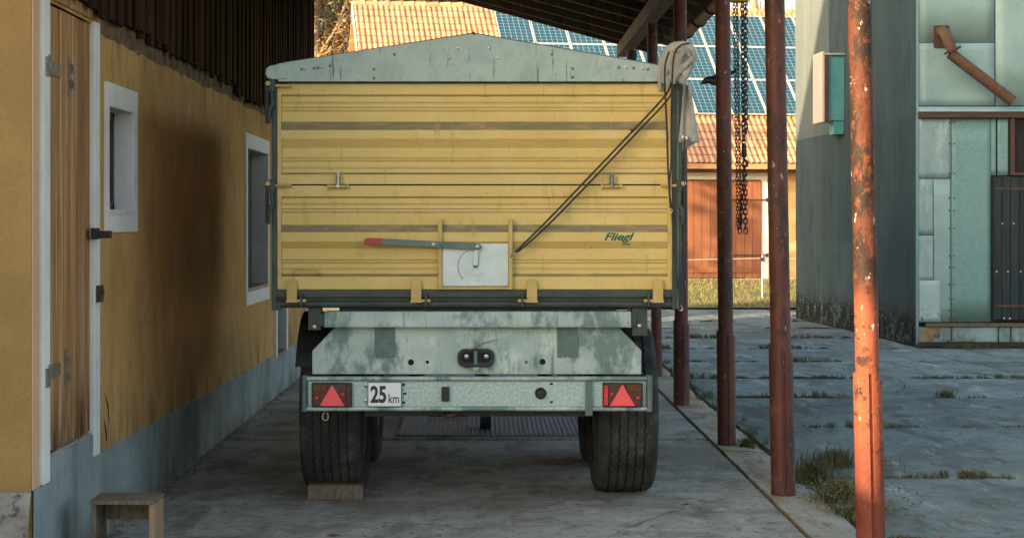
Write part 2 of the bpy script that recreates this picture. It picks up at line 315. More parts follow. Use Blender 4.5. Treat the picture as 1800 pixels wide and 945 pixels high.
# ------------------------------------------------------------------ ground
def gz(y): return -.10 if y < 34 else (-.10 + .33*(y-34)/11.5 if y < 45.5 else .23)
mb = MB(); ys = [-300,-20,0,34,36,38,40,42,44,45.5,60,120,500]; xs = [-400,-40,-10,0,10,40,400]
for j, y in enumerate(ys):
    for x in xs: mb.v.append((x, y, gz(y)))
for j in range(len(ys)-1):
    for i in range(len(xs)-1):
        a = j*len(xs)+i; mb.f.append((a, a+1, a+len(xs)+1, a+len(xs)))
struct(obj('ground', mb, M['ground'])); 
mb = MB().box(1.7, 16, -6, 35.2, -.098, -.052)
soil = struct(obj('yard', mb, M['soil']))
# yard slabs, one object each
YJ = [-6,-3.5,-1.2,1.1,3.3,5.4,7.3,9.42,11.75,14.6+.05,17.2,19.4,21.7,24.0,26.3,28.6,30.6,32.4,35.0]
def slab(x0, x1, y0, y1, top, th, m, parent, wob=.012, nx=14, name='slab'):
    """a slab with slightly wandering worn edges"""
    ring = []
    def w(x, y): return wob*(.7*mnoise.noise(Vector((x*1.3, y*2.1, 3.3))) + .5*mnoise.noise(Vector((x*6.1, y*5.1, 1.3))))
    for i in range(nx): x = x0+(x1-x0)*i/nx; ring.append((x, y0+w(x,y0)))
    for i in range(6): y = y0+(y1-y0)*i/6; ring.append((x1+w(x1,y), y))
    for i in range(nx): x = x1+(x0-x1)*i/nx; ring.append((x, y1+w(x,y1)))
    for i in range(6): y = y1+(y0-y1)*i/6; ring.append((x0+w(x0,y), y))
    return obj(name, MB().prism(ring, top-th, top, 'z'), m, parent, bevel=.008)
for k in range(len(YJ)-1):
    dz = R.uniform(-.008, .006)
    xe = 6.0 + .06*(k % 3)
    slab(2.16, xe, YJ[k]+.012, YJ[k+1]-.012, -.035+dz, .06, M['yard'], soil, .045, 40)
    if YJ[k] < 24: slab(xe+.035, 15.5, YJ[k]+.012+.03*(k % 2), YJ[k+1]-.012, -.035+R.uniform(-.008,.006), .06, M['yard'], soil, .045, 60)
for k, y in enumerate(YJ[6:-1]):
    mb = MB(); n = 150
    for i in range(n+1):
        x = 2.17 + 7.5*i/n; q = .42+.6*mnoise.noise(Vector((x*.7, y*3, 5))) + .55*mnoise.noise(Vector((x*5, y*3, 5)))
        w = .004 + .10*max(0, q-.38); c = y + .05*mnoise.noise(Vector((x*1.6, y, 8)))
        h = -.05 + .036*min(1, max(0, (q-.34)*3)); mb.v += [(x, c-w, -.051), (x, c-w*.35, h), (x, c+w*.4, h-.002), (x, c+w, -.051)]
    for i in range(n):
        for j in range(3): a = 4*i+j; mb.f.append((a, a+1, a+5, a+4))
    obj('joint_dirt', mb, M['soil'], soil)
# floor under the lean-to
mb = MB().box(-2.3, 2.2, -3, 25.4, -.099, -.06)
fl = struct(obj('shed_floor', mb, M['soil']))
for (y0, y1) in ((-3, 4.6), (4.62, 13.53), (13.66, 18.6), (18.62, 25.3)):
    slab(-2.28, 1.735, y0, y1, 0, .07, M['floor'], fl, .012, 20)
for (y0, y1) in ((-3, 7.0), (7.01, 12.9), (12.93, 19.5), (19.52, 25.3)):
    ring = [(1.765,y0),(1.765,y1)]
    mbs = MB(); n = 22
    for i in range(n+1):
        y = y0+(y1-y0)*i/n
        e = 2.10 + .05*mnoise.noise(Vector((0, y*1.3, 9)))
        c = 1.765 + .008*mnoise.noise(Vector((5, y*5, 9)))
        mbs.v += [(c,y,-.07),(c,y,.0),(1.97,y,-.004),(e,y,-.028),(e+.05,y,-.07)]
    for i in range(n):
        for k in range(4): a = i*5+k; mbs.f.append((a, a+1, a+6, a+5))
    obj('edge_strip', mbs, M['strip'], fl, smooth=True)
# ribbed steel plate under the trailer
t = thing('ribbed_steel_plate', 'ribbed worn steel plate on the floor beneath the trailer', 'steel plate', (.1, 14.4, 0))
obj('sheet', MB().box(-.75, .98, 13.75, 15.2, .002, .012), M['ribbed'], t)
mb = MB()
for k in range(44):
    x = -.73 + k*.0392
    mb.box(x, x+.014, 13.77, 15.18, .0125, .02)
stuff(obj('ribs', mb, M['ribbed'], t))

# lawn, path
mb = MB(); n = 12
for i in range(n+1):
    y = 35.3 + (44.9-35.3)*i/n
    mb.v += [(-3, y, gz(y)+.05), (16, y, gz(y)+.05)]
for i in range(n): mb.f.append((2*i, 2*i+1, 2*i+3, 2*i+2))
lawn = struct(obj('lawn', mb, M['grass']))
mb = MB()
for k in range(15000):
    x = R.uniform(2.5, 12.5); y = 35.35 + 9.4*R.random()**1.3; z = gz(y)+.05
    h = R.uniform(.03,.10); a = R.uniform(0, 6.28); w = .008
    dx, dy = math.cos(a)*w, math.sin(a)*w; lx, ly = R.uniform(-.04,.04), R.uniform(-.04,.04)
    mb.add([(x-dx,y-dy,z),(x+dx,y+dy,z),(x+lx,y+ly,z+h)], [(0,1,2)])
o = stuff(obj('lawn_grass', mb, M['grass'])); tag(o, 'short sunlit grass between the yard and the tiled barn', 'grass')
ANG = math.radians(9)
struct(obj('barn_path', MB().add([(1.0,43.9,.25),(14.5,46.0,.25),(14.4,47.0,.25),(.9,45.3,.25),(1.0,43.9,.18),(14.5,46.0,.18),(14.4,47.0,.18),(.9,45.3,.18)],
    [(0,1,2,3),(4,5,1,0),(5,6,2,1),(6,7,3,2),(7,4,0,3)]), M['path']))

# ------------------------------------------------------------------ left building
WX = -2.13
lb = thing('yellow_farm_building', 'yellow plastered farm building with dark board cladding along the trailer', 'building', (WX, 7.94, 0))
Y0, Y1 = 7.94, 20.3
openings = [(8.19, 9.15, .596, 2.785), (9.51, 10.16, 1.78, 2.376), (14.97, 16.34, 1.135, 2.385), (17.06, 17.84, .40, 2.4)]
ysx = sorted(set([Y0, Y1] + [v for o in openings for v in o[:2]])); zsx = sorted(set([-.05, 5.35] + [v for o in openings for v in o[2:]]))
mb = MB()
for i in range(len(ysx)-1):
    for j in range(len(zsx)-1):
        yc, zc = (ysx[i]+ysx[i+1])/2, (zsx[j]+zsx[j+1])/2
        if any(o[0] < yc < o[1] and o[2] < zc < o[3] for o in openings): continue
        mb.quad((WX,ysx[i],zsx[j]),(WX,ysx[i+1],zsx[j]),(WX,ysx[i+1],zsx[j+1]),(WX,ysx[i],zsx[j+1]))
for o_ in openings[1:]:
    y0,y1,z0,z1 = o_; xi = WX-.16
    mb.quad((WX,y0,z0),(xi,y0,z0),(xi,y0,z1),(WX,y0,z1)); mb.quad((WX,y1,z0),(WX,y1,z1),(xi,y1,z1),(xi,y1,z0))
obj('side_wall', mb, M['plaster'], lb)
obj('end_wall', MB().prism([(WX-.001,-.05),(WX-.001,5.3),(-6.3,9.1),(-10.4,6.8),(-10.4,-.05)], Y0, Y0+.25), M['shaded_plaster'], lb)
obj('far_wall', MB().prism([(WX-.03,-.05),(WX-.03,5.3),(-6.3,9.1),(-10.4,6.8),(-10.4,-.05)], Y1-.25, Y1-.001), M['plaster'], lb)
obj('rear_wall', MB().box(-10.6,-10.41,Y0,Y1,-.05,6.75), M['plaster'], lb)
obj('roof', MB().prism([(-1.75,4.98),(-1.75,5.13),(-6.3,9.4),(-10.9,6.75),(-10.9,6.6),(-6.3,9.25)], 7.5, 20.42), M['tile'], lb)
obj('added_shade_block', MB().box(-12.4,-5.0,3.75,Y0-.01,-.05,6.2), M['shaded_plaster'], lb)  # block added out of view to keep sun off the trailer
obj('added_shade_wall', MB().box(-5.3,-5.02,.2,3.74,-.05,2.55), M['stone'], lb)  # low wall added out of view to shade the nearest post's foot
# plinth
mb = MB(); n = 90
def ptop(y): return .475 - .0068*(y-8) + .012*mnoise.noise(Vector((0, y*2.3, 1)))
for i in range(n+1):
    y = Y0+.002 + (Y1-Y0)*i/n
    mb.v += [(WX+.006,y,-.03),(WX+.010,y,ptop(y)-.008),(WX-.004,y,ptop(y))]
for i in range(n):
    for k in range(2): a = i*3+k; mb.f.append((a, a+3, a+4, a+1))
pl = obj('plinth', mb, M['plinth'], lb)
mb = MB(); n = 16
for i in range(n+1):
    y = 8.19+.96*i/n; w = .02*mnoise.noise(Vector((3, y*9, 1)))
    mb.v += [(WX+.004,y,.40),(WX+.008,y,.585+w),(WX-.03,y,.60+w)]
for i in range(n):
    for k in range(2): a = i*3+k; mb.f.append((a, a+3, a+4, a+1))
obj('sill_render', mb, M['plinth'], lb)
mb = MB(); nx_, nz_ = 8, 10
for i in range(nx_+1):
    for j in range(nz_+1):
        x = -2.75 + .625*i/nx_; z = -.02+.485*j/nz_
        mb.v.append((x, 7.925-.05*abs(mnoise.noise(Vector((x*6, 2, z*6)))) - .03*(j < nz_), z))
for i in range(nx_):
    for j in range(nz_): a = i*(nz_+1)+j; mb.f.append((a, a+nz_+1, a+nz_+2, a+1))
obj('foundation', mb, M['stone'], lb)
# near strip of lighter plaster, rough band, cladding boards
obj('corner_band', MB().box(WX-.01, WX+.006, 7.945, 8.06, .475, 2.9), mat('corner_render', (.60,.36,.21), (.64,.40,.24), 4, ONE, .9, 0, .3, 110), lb)
mb = MB(); n = 160; m_ = 5
for i in range(n+1):
    y = 9.30 + 10.98*i/n
    for j in range(m_+1):
        zz = 2.745 + .03*mnoise.noise(Vector((7, y*1.7, 2))) + .02*mnoise.noise(Vector((7, y*7, 2))) + .22*j/m_
        mb.v.append((WX + (.002 if j == 0 else .004+.018*abs(mnoise.noise(Vector((1, y*13, zz*15))))), y, zz))
for i in range(n):
    for j in range(m_): a = i*(m_+1)+j; mb.f.append((a, a+m_+1, a+m_+2, a+1))
obj('mortar_band', mb, M['mortar'], lb)
y = 7.96; k = 0
while y < 20.25:
    w = R.uniform(.085, .16); w = min(w, 20.3-y)
    x = WX + .045 + (.022 if k % 2 else 0) + R.uniform(-.004,.004)
    zb = 2.84 + .035*mnoise.noise(Vector((0, y*.8, 4))) + R.uniform(-.03,.03) - (.05 if y > 14 else 0)
    q = R.uniform(-.012,.012)
    obj('board', MB().add([(x,y+.003,zb),(x,y+w-.003,zb+q),(x-.025,y+w-.003,zb+q),(x-.025,y+.003,zb),
                           (x,y+.003,5.2),(x,y+w-.003,5.2),(x-.025,y+w-.003,5.2),(x-.025,y+.003,5.2)],
        [(0,3,2,1),(4,5,6,7),(0,1,5,4),(1,2,6,5),(2,3,7,6),(3,0,4,7)]), M['dark_wood'], lb)
    y += w*(.93 if k % 2 else 1.0); k += 1
obj('lintel', MB().box(WX-.02, WX+.012, 8.20, 9.29, 2.802, 2.95), M['door_wood'], lb)
obj('backing_boards', MB().box(WX+.008, WX+.0185, 8.0, 20.28, 2.86, 5.2), M['dark_wood'], lb)
# plank door
dr = obj('door', MB().box(WX-.09, WX-.045, 8.17, 9.17, .57, 2.80), M['dark_wood'], lb)
ws = [.17,.13,.19,.16,.15,.155]; y = 8.195
for i, w in enumerate(ws):
    zb = .597 + R.uniform(-.008, .012)
    obj('plank', MB().box(WX-.044, WX-.012+R.uniform(-.002,.002), y+.002, y+w-.002, zb, 2.78), M['door_wood'], dr, bevel=.003); y += w
for z in (2.47, .99):
    obj('hinge', MB().box(WX-.010, WX-.004, 8.17, 8.50, z-.032, z+.032).box(WX+.018, WX+.034, 8.10, 8.16, z-.055, z+.035).tube([(WX+.022,8.165,z-.05),(WX+.022,8.165,z+.05)],.012), M['galv_hinge'], dr)
for (yy, z) in ((8.70, 2.46), (8.63, .98)):
    obj('staple', MB().box(WX-.011, WX-.004, yy-.03, yy+.03, z-.10, z+.10).box(WX-.004, WX+.012, yy-.008, yy+.02, z+.02, z+.06).box(WX-.004, WX+.012, yy-.008, yy+.02, z-.06, z-.02), M['galv_hinge'], dr)
obj('keyhole', MB().tube([(WX-.011,8.27,1.55),(WX-.003,8.27,1.55)], .03, 12), M['rust_steel'], dr)
obj('latch', MB().box(WX+.016, WX+.04, 9.05, 9.16, 1.63, 1.69).box(WX+.02, WX+.10, 9.13, 9.19, 1.635, 1.675), M['black_steel'], dr)
obj('latch', MB().box(WX+.016, WX+.034, 9.18, 9.28, 1.29, 1.38).box(WX+.034, WX+.05, 9.2, 9.23, 1.33, 1.36), M['rust_steel'], dr)
obj('door_trim', MB().box(WX-.05, WX+.024, 8.065, 8.19, .478, 3.0), M['white'], lb, bevel=.004)
obj('door_trim', MB().box(WX-.05, WX+.014, 9.15, 9.285, .465, 2.80), M['white'], lb, bevel=.004)
# windows
def window(oy0, oy1, oz0, oz1, iy0, iy1, iz0, iz1, sash, name='window', dp=.145):
    w = obj(name, MB().box(WX-dp-.025, WX-dp, iy0-.02, iy1+.02, iz0-.02, iz1+.02), M['glass'] if not sash else M['brown_frame'], lb)
    P = .016
    fr = MB().box(WX-.003, WX+P, oy0, oy1, iz1, oz1).box(WX-.003, WX+P, oy0, oy1, oz0, iz0).box(WX-.003, WX+P-.001, oy0, iy0, iz0, iz1).box(WX-.003, WX+P-.001, iy1, oy1, iz0, iz1)
    obj('surround', fr, M['white'], w)
    j = MB().box(WX-dp, WX+P-.003, iy1-.008, iy1+.004, iz0, iz1).box(WX-dp, WX+P-.003, iy0-.004, iy0+.006, iz0, iz1).box(WX-dp, WX+P-.003, iy0, iy1, iz1-.008, iz1+.004)
    obj('jamb', j, M['jamb'], w)
    obj('sill', MB().box(WX-dp, WX+P+.002, iy0, iy1, iz0-.02, iz0+.012), M['jamb'] if not sash else M['galv_hinge'], w)
    if sash: obj('pane', MB().box(WX-dp+.001, WX-dp+.005, iy0+.09, iy1-.09, iz0+.09, iz1-.09), M['glass'], w)
    else: obj('sash', MB().box(WX-dp+.001, WX-dp+.015, iy0, iy0+.05, iz0, iz1).box(WX-dp+.001, WX-dp+.015, iy1-.05, iy1-.009, iz0, iz1).box(WX-dp+.001, WX-dp+.015, iy0, iy1, iz1-.05, iz1-.009).box(WX-dp+.001, WX-dp+.015, iy0, iy1, iz0+.013, iz0+.06), M['brown_frame'], w)
    return w
window(9.44,10.27,1.665,2.50, *openings[1], False, dp=.115)
window(14.86,16.43,.997,2.507, *openings[2], True)
window(16.95,17.95,.385,2.5, 17.06,17.84,.40,2.4, True, 'doorway')
# cracks in the plaster beside the door
for (pts) in ([(9.45,.78),(9.52,.70),(9.55,.60)], [(9.43,.64),(9.47,.56),(9.5,.50)]):
    mb = MB(); mb.tube([(WX+.001, a, b) for a, b in pts], [.001,.006,.002], 5)
    obj('crack', mb, M['hole'], lb)

# ------------------------------------------------------------------ wooden step stool
t = thing('wooden_step_stool', 'small weathered wooden step stool against the grey plinth', 'stool', (-1.82, 8.53, 0))
st = obj('top_board', MB().box(-1.972,-1.65,8.41,8.67,.328,.350), M['old_wood'], t, bevel=.004)
obj('side_board', MB().box(-1.968,-1.940,8.42,8.66,0,.3275), M['old_wood'], t, bevel=.003)
obj('side_board', MB().box(-1.680,-1.653,8.42,8.66,0,.3275), M['lit_wood'], t, bevel=.003)
obj('rear_rail', MB().box(-1.939,-1.681,8.63,8.655,.22,.3275), M['old_wood'], t)
obj('lower_board', MB().box(-1.939,-1.681,8.45,8.63,.10,.125), M['old_wood'], t)
# timber chock
t = obj('timber_chock', MB().box(-1.127,-.785,10.585,10.69,0.001,.094), M['old_wood'], org=(-.95,10.64,0), bevel=.007)
tag(t, 'short weathered timber block wedged behind the left rear tyre', 'wood block')

# ------------------------------------------------------------------ trailer
S = 10.2/F
def tx(x): return (x-VX)*S
def tz(y): return CAMH-(y-VY)*S
YB = 10.2
TC = -.092
tr = thing('tipping_trailer', 'yellow high-sided farm tipping trailer with galvanised rear chassis and bumper', 'trailer', (TC, 11.0, 0))
def profile_panel(name, prof, x0, x1):
    mb = MB(); n = len(prof)
    for (py, o) in prof:
        z = tz(py); mb.v += [(tx(x0), YB-o, z), (tx(x1), YB-o, z)]
    for i in range(n-1): mb.f.append((2*i, 2*i+1, 2*i+3, 2*i+2))
    # closed ends and back sheet
    z0, z1 = tz(prof[-1][0]), tz(prof[0][0])
    for sx_, a, b in ((0, 487, x0), (1, x1, 1181)):
        mb.box(tx(a), tx(b), YB-.001, YB+.03, z0, z1)
    mb.quad((tx(x0),YB+.03,z0),(tx(x1),YB+.03,z0),(tx(x1),YB+.03,z1),(tx(x0),YB+.03,z1))
    return obj(name, mb, M['yellow'], tr)
up = [(148,0),(166,0),(169.5,-.022),(179,-.022),(180.2,-.0185),(181,-.0185),(182,-.022),(188,-.022),(189.6,-.013),(193,-.013),(196.5,-.022),(213.5,-.022),(229,.010),(244,.010),(260,-.022),(277,-.022),(278.6,-.013),(281,-.013),(284.5,-.022),(293.5,-.022),(294.5,-.018),(296,-.018),(297,-.022),(303,-.022),(307,0),(323.6,0)]
lo = [(326.2,0),(345,0),(348.5,-.022),(357,-.022),(358.2,-.0185),(359.2,-.0185),(360.4,-.022),(366.5,-.022),(368,-.013),(371,-.013),(374.5,-.022),(395,-.022),(408,.010),(424,.010),(437,-.022),(456,-.022),(457.6,-.013),(460,-.013),(463.5,-.022),(471,-.022),(472,-.018),(473.4,-.018),(474.4,-.022),(481,-.022),(486,0),(508,0)]
gu = profile_panel('tailgate_panel', up, 494, 1174)
gl = profile_panel('tailgate_panel', lo, 494, 1174)
obj('seam_backing', MB().box(tx(488),tx(1180),YB+.012,YB+.029,tz(326.3),tz(323.5)), M['hole'], tr)
# box body behind: sides, floor, front
BL = 13.95
obj('body_side', MB().box(tx(478)+.004,tx(478)+.05,YB+.09,BL,tz(520),tz(149)), M['yellow'], tr)
obj('body_side', MB().box(tx(1198)-.05,tx(1198)-.004,YB+.09,BL,tz(520),tz(149)), M['yellow'], tr)
obj('body_floor', MB().box(tx(482),tx(1196),YB+.06,BL,tz(538),tz(522)), M['black_steel'], tr)
obj('body_front', MB().box(tx(478)+.06,tx(1198)-.06,BL-.05,BL-.005,tz(520),tz(149)), M['yellow'], tr)
obj('roof_cover', MB().prism([(tx(474),tz(139)),(tx(474),tz(124)),(tx(832),tz(66)),(tx(1190),tz(126)),(tx(1190),tz(139)),(tx(832),tz(80))], YB+.06, BL), M['tarp'], tr)
for (a, b) in ((478, 487.5), (1181, 1198)):
    obj('corner_post', MB().box(tx(a), tx(b), YB-.02, YB+.085, tz(543), tz(146)), M['green'], tr, bevel=.004)
obj('corner_post_edge', MB().box(tx(1189.5), tx(1192), YB-.026, YB-.0201, tz(541), tz(160)), M['galv_dark'], tr)
# gable cap
cap = obj('gable_cap', MB().prism([(tx(490),tz(144.5)),(tx(488),tz(113)),(tx(832),tz(60)),(tx(1160),tz(116.5)),(tx(1186),tz(122)),(tx(1186),tz(144.5))], YB-.035, YB-.012), M['cap_galv'], tr, bevel=.003)
obj('cap_end', MB().prism([(tx(506),tz(140)),(tx(480),tz(141.5)),(tx(471),tz(138)),(tx(467.5),tz(131)),(tx(469),tz(122)),(tx(476),tz(116.5)),(tx(506),tz(111))], YB-.040, YB+.05), M['cap_galv'], cap, bevel=.006)
obj('cap_edge', MB().tube([(tx(500),YB-.03,tz(111.5)),(tx(832),YB-.03,tz(59.5)),(tx(1160),YB-.03,tz(116)),(tx(1186),YB-.03,tz(121.5))], .004, 6), M['galv_dark'], cap)
obj('cap_knob', MB().lathe([(-.006,0),(-.006,.010),(.012,.010),(.012,0)], (tx(833),YB-.03,tz(60)), 10, 'y'), M['black_steel'], cap)
obj('cap_lip', MB().box(tx(491),tx(1186),YB-.032,YB+.0,tz(146.6),tz(144.5)), M['hole'], cap)
obj('dust_strip', MB().box(tx(506),tx(1180),YB-.010,YB+.02,tz(148),tz(146.7)), M['tarp'], cap)
BOLT = MB().lathe([(0,.0),(0,.011),(-.006,.009),(-.009,0)], (0,0,0), 10, 'y').mesh('bolt', M['steel'], smooth=True)
BOLTD = MB().lathe([(0,.0),(0,.010),(-.004,.009),(-.005,0)], (0,0,0), 10, 'y').mesh('bolt', M['galv_dark'], smooth=True)
def bolt(parent, px, py, yy, dark=False, sc=1):
    o = link('bolt', BOLTD if dark else BOLT, parent, Vector((tx(px),yy,tz(py))) - wloc(parent)); o.scale = (sc,sc,sc); return o
for (a,b,d) in ((531,123,1),(538,122,0),(553,121,1),(560,120,1),(567,119.5,0),(581,117,1),(658,123,1),(658,138.5,1),(694,97,1),(789.5,103.5,0),(806,86,0),(860,86,0),(876,103.5,0),(970,97,1),(1006,122,1),(1006,137,1),(1087,120,1),(1100,119,0),(1113,121,1),(1130,122,0),(1138,123,1)):
    bolt(cap, a, b, YB-.035, bool(d), .95)
# dark green rear rail
rail = obj('rear_rail', MB().box(tx(487.6),tx(1180.9),YB-.012,YB+.04,tz(521.5),tz(508.4)).box(tx(487.6),tx(1180.9),YB+.02,YB+.05,tz(532),tz(521.4)).tube([(tx(487.6),YB+.008,tz(534.5)),(tx(1180.9),YB+.008,tz(534.5))], .021, 12), M['green'], tr)
obj('rail_foot', MB().box(tx(478.5),tx(494),YB-.018,YB+.04,tz(545),tz(530)), M['green'], rail)
for xl in (514, 732, 935, 1156):
    pts = [(tx(xl-9),tz(528)),(tx(xl+9),tz(528))] + [(tx(xl)+tx(VX+9.2)*math.cos(a), tz(498)+tx(VX+9.2)*math.sin(a)) for a in [math.pi*k/10 for k in range(11)]]
    h = obj('hinge_tab', MB().prism(pts, YB-.034, YB-.020), M['yellow_dull'], tr, bevel=.003)
    obj('tab_foot', MB().box(tx(xl-10),tx(xl+10),YB-.040,YB-.010,tz(531),tz(527)), M['yellow_dull'], h)
    d = 1 if xl < 800 else -1
    obj('pin', MB().tube([(tx(xl+d*10),YB-.026,tz(528)),(tx(xl+d*25),YB-.026,tz(528))], .010, 10), M['yellow_dull'], h)
    obj('pin_lug', MB().box(tx(xl+d*17)-.006,tx(xl+d*17)+.006,YB-.045,YB-.008,tz(538),tz(515)), M['green'], h)
# middle hinges
for xc in (595, 1074.5):
    h = obj('mid_hinge', MB().tube([(tx(xc-17),YB-.022,tz(328)),(tx(xc+17),YB-.022,tz(328))], .0095, 10).box(tx(xc-18.5),tx(xc-15.5),YB-.034,YB-.010,tz(331.5),tz(324.5)).box(tx(xc+15.5),tx(xc+18.5),YB-.034,YB-.010,tz(331.5),tz(324.5)), M['yellow_dull'], tr, smooth=True)
    obj('bolt_shaft', MB().tube([(tx(xc),YB-.026,tz(327)),(tx(xc),YB-.026,tz(304))], [.009,.006], 10).lathe([(-.013,0),(-.013,.011),(.01,.011),(.01,0)], (tx(xc),YB-.026,tz(327)), 12, 'y').tube([(tx(xc),YB-.026,tz(309)),(tx(xc),YB-.026,tz(302.5))], [.010,.006], 10), M['galv'], h, smooth=True)
    obj('bracket', MB().box(tx(xc-7),tx(xc-4.5),YB-.028,YB-.002,tz(322),tz(308)).box(tx(xc+4.5),tx(xc+7),YB-.028,YB-.002,tz(322),tz(308)), M['yellow_dull'], h)
# corner latches
def corner_latch(px, py, side):
    s = side
    la = obj('corner_latch', MB().box(tx(px-7 if s < 0 else px-4), tx(px+4 if s < 0 else px+7), YB-.05, YB-.021, tz(py+16), tz(py-6)), M['green'], tr, bevel=.004)
    obj('pivot', MB().lathe([(-.012,0),(-.012,.013),(.01,.013),(.01,0)], (tx(px+s*8),YB-.05,tz(py+1)), 12, 'y'), M['yellow_dull'], la)
    obj('lever', MB().tube([(tx(px+s*1),YB-.06,tz(py+12)),(tx(px+s*1),YB-.065,tz(py+28)),(tx(px-s*1),YB-.07,tz(py+36)),(tx(px+s*5),YB-.07,tz(py+48)),(tx(px+s*6),YB-.065,tz(py+72))], [.010,.011,.012,.012,.010], 8), M['green'], la, smooth=True)
    obj('side_plate', MB().box(tx(px+s*10)-.010,tx(px+s*10)+.010,YB-.045,YB-.01,tz(py+70),tz(py-3)), M['black_steel'], la)
    obj('arm', MB().tube([(tx(px-s*2),YB-.03,tz(py+4.5)),(tx(px-s*32),YB-.03,tz(py+4.5))], .0085, 8), M['yellow_dull'], la, smooth=True)
corner_latch(481, 147, -1); corner_latch(481, 322, -1); corner_latch(1192, 322, 1)
# handle
obj('grab_handle', MB().tube([(tx(515),YB+.01,tz(481)),(tx(516),YB-.03,tz(480)),(tx(519),YB-.035,tz(472)),(tx(556),YB-.035,tz(472)),(tx(560),YB-.03,tz(480)),(tx(562),YB+.01,tz(481))], .0065, 8), M['yellow_dull'], gl, smooth=True)
# slide gate
sg = obj('slide_plate', MB().box(tx(777.5),tx(893.5),YB-.024,YB-.014,tz(502.5),tz(428)), M['gate_plate'], tr, bevel=.002)
for a in (770.5, 893.8):
    obj('guide_rail', MB().box(tx(a),tx(a+7),YB-.042,YB-.003,tz(505),tz(384.5)), M['yellow_dull'], tr, bevel=.003)
obj('guide_sill', MB().box(tx(771),tx(900.6),YB-.038,YB-.004,tz(508),tz(503.5)), M['yellow_dull'], tr, bevel=.002)
obj('plate_rim', MB().tube([(tx(836)-.105*math.cos(a)*1.0, YB-.0245, tz(468)+.105*math.sin(a)) for a in [math.radians(q) for q in range(-45, 70, 8)]], .0022, 5), M['galv_dark'], sg)
lev = obj('gate_lever', MB().prism([(tx(671),tz(418.8)),(tx(838),tz(427.6)),(tx(844),tz(429)),(tx(847),tz(433.5)),(tx(844),tz(438)),(tx(838),tz(439)),(tx(671),tz(429.6))], YB-.064, YB-.052), M['galv_dark'], tr, bevel=.002)
obj('grip', MB().prism([(tx(642),tz(420)),(tx(645),tz(418)),(tx(672.5),tz(418.5)),(tx(672.5),tz(430.5)),(tx(645),tz(430)),(tx(642),tz(428))], YB-.069, YB-.047), M['red_grip'], lev, bevel=.003)
obj('link_arm', MB().prism([(tx(831.5),tz(466)),(tx(834),tz(436)),(tx(841),tz(436)),(tx(840),tz(466))], YB-.051, YB-.040), M['gate_plate'], lev, bevel=.002)
for (a, b, d) in ((763,429.5,0),(777,430.2,1),(839.5,433.5,0)): bolt(lev, a, b, YB-.064, bool(d), 1.2)
bolt(sg, 835.5, 466.5, YB-.040, True, 1.4)
obj('rail_hook', MB().tube([(tx(897),YB-.044,tz(452)),(tx(899),YB-.06,tz(446)),(tx(904),YB-.06,tz(441)),(tx(906),YB-.055,tz(438))], .004, 6), M['steel'], tr)
# lettering
def text_mesh(body, height, name, m, xs=1.0, shear=0.0, bold=0.0, ext=.0008):
    cu = bpy.data.curves.new(name, 'FONT'); cu.body = body; cu.size = 1; cu.shear = shear; cu.offset = bold; cu.extrude = 0.5; cu.resolution_u = 4
    to = bpy.data.objects.new(name, cu); COL.objects.link(to)
    bpy.context.view_layer.update()
    me = bpy.data.meshes.new_from_object(to.evaluated_get(bpy.context.evaluated_depsgraph_get()))
    bpy.data.objects.remove(to)
    xsn = [v.co.x for v in me.vertices]; ysn = [v.co.y for v in me.vertices]
    x0, x1, y0, y1 = min(xsn), max(xsn), min(ysn), max(ysn)
    return me, x0, x1, y0, y1
def lettering(body, px0, px1, py0, py1, yy, name, m, parent, shear=0.0, bold=0.0, th=.0015):
    """text stretched into the rectangle px0..px1, py0..py1 on the plane Y = yy"""
    me, x0, x1, y0, y1 = text_mesh(body, 1, name, m, 1, shear, bold)
    ax, bx, az, bz = tx(px0), tx(px1), tz(py1), tz(py0); w = wloc(parent)
    for v in me.vertices:
        u, q, d = (v.co.x-x0)/(x1-x0), (v.co.y-y0)/(y1-y0), v.co.z
        v.co = Vector((ax+(bx-ax)*u, yy - d*th, az+(bz-az)*q)) - w
    me.materials.clear(); me.materials.append(m)
    return link(name, me, parent)
lg = lettering('Fliegl', 1062, 1115, 409, 426.5, YB-.0125, 'lettering', M['logo'], gl, .35, .03)
obj('underline', MB().prism([(tx(1093),tz(430)),(tx(1106),tz(430)),(tx(1107.5),tz(428)),(tx(1094.5),tz(428))], YB-.012, YB-.0105), M['logo'], lg)
le = lettering('Fliegl', 815, 853, 476, 489, YB-.0248, 'embossed_lettering', M['emboss'], sg, .35, -.006, .0012)
obj('underline', MB().box(tx(835),tx(845),YB-.0252,YB-.0242,tz(494.5),tz(493)).box(tx(836),tx(846),YB-.0252,YB-.0242,tz(491.8),tz(490.8)), M['emboss'], le)
# chassis beam and back plate
YC = YB+.03
ch = obj('chassis_plate', MB().prism([(tx(548),tz(658)),(tx(548),tz(617)),(tx(590),tz(573)),(tx(1086),tz(573)),(tx(1128),tz(616)),(tx(1128),tz(658))], YC, YC+.012), M['galv'], tr, bevel=.002)
obj('top_beam', MB().box(tx(571),tx(1109),YC-.05,YC+.06,tz(573.5),tz(547)).box(tx(571),tx(1109),YC-.075,YC-.0501,tz(574.5),tz(572)), M['galv'], ch, bevel=.004)
for (a, b, xq) in ((571,560,0),(1109,1118,0)):
    obj('beam_end', MB().prism([(tx(a),tz(574)),(tx(a),tz(548)),(tx(b),tz(556)),(tx(b),tz(571))], YC-.03, YC+.05), M['green'], ch)
for (a, b) in ((658, 694), (980, 1016)):
    pts = [(tx(a),tz(575.5)),(tx(b),tz(575.5)),(tx(b),tz(627))] + [(tx(b-(b-a)*k/8), tz(626.5+2.5*math.sin(k*1.57)**2)) for k in range(1,8)] + [(tx(a),tz(627))]
    obj('strip_plate', MB().prism(pts, YC-.010, YC-.0005), M['galv_dark'], ch)
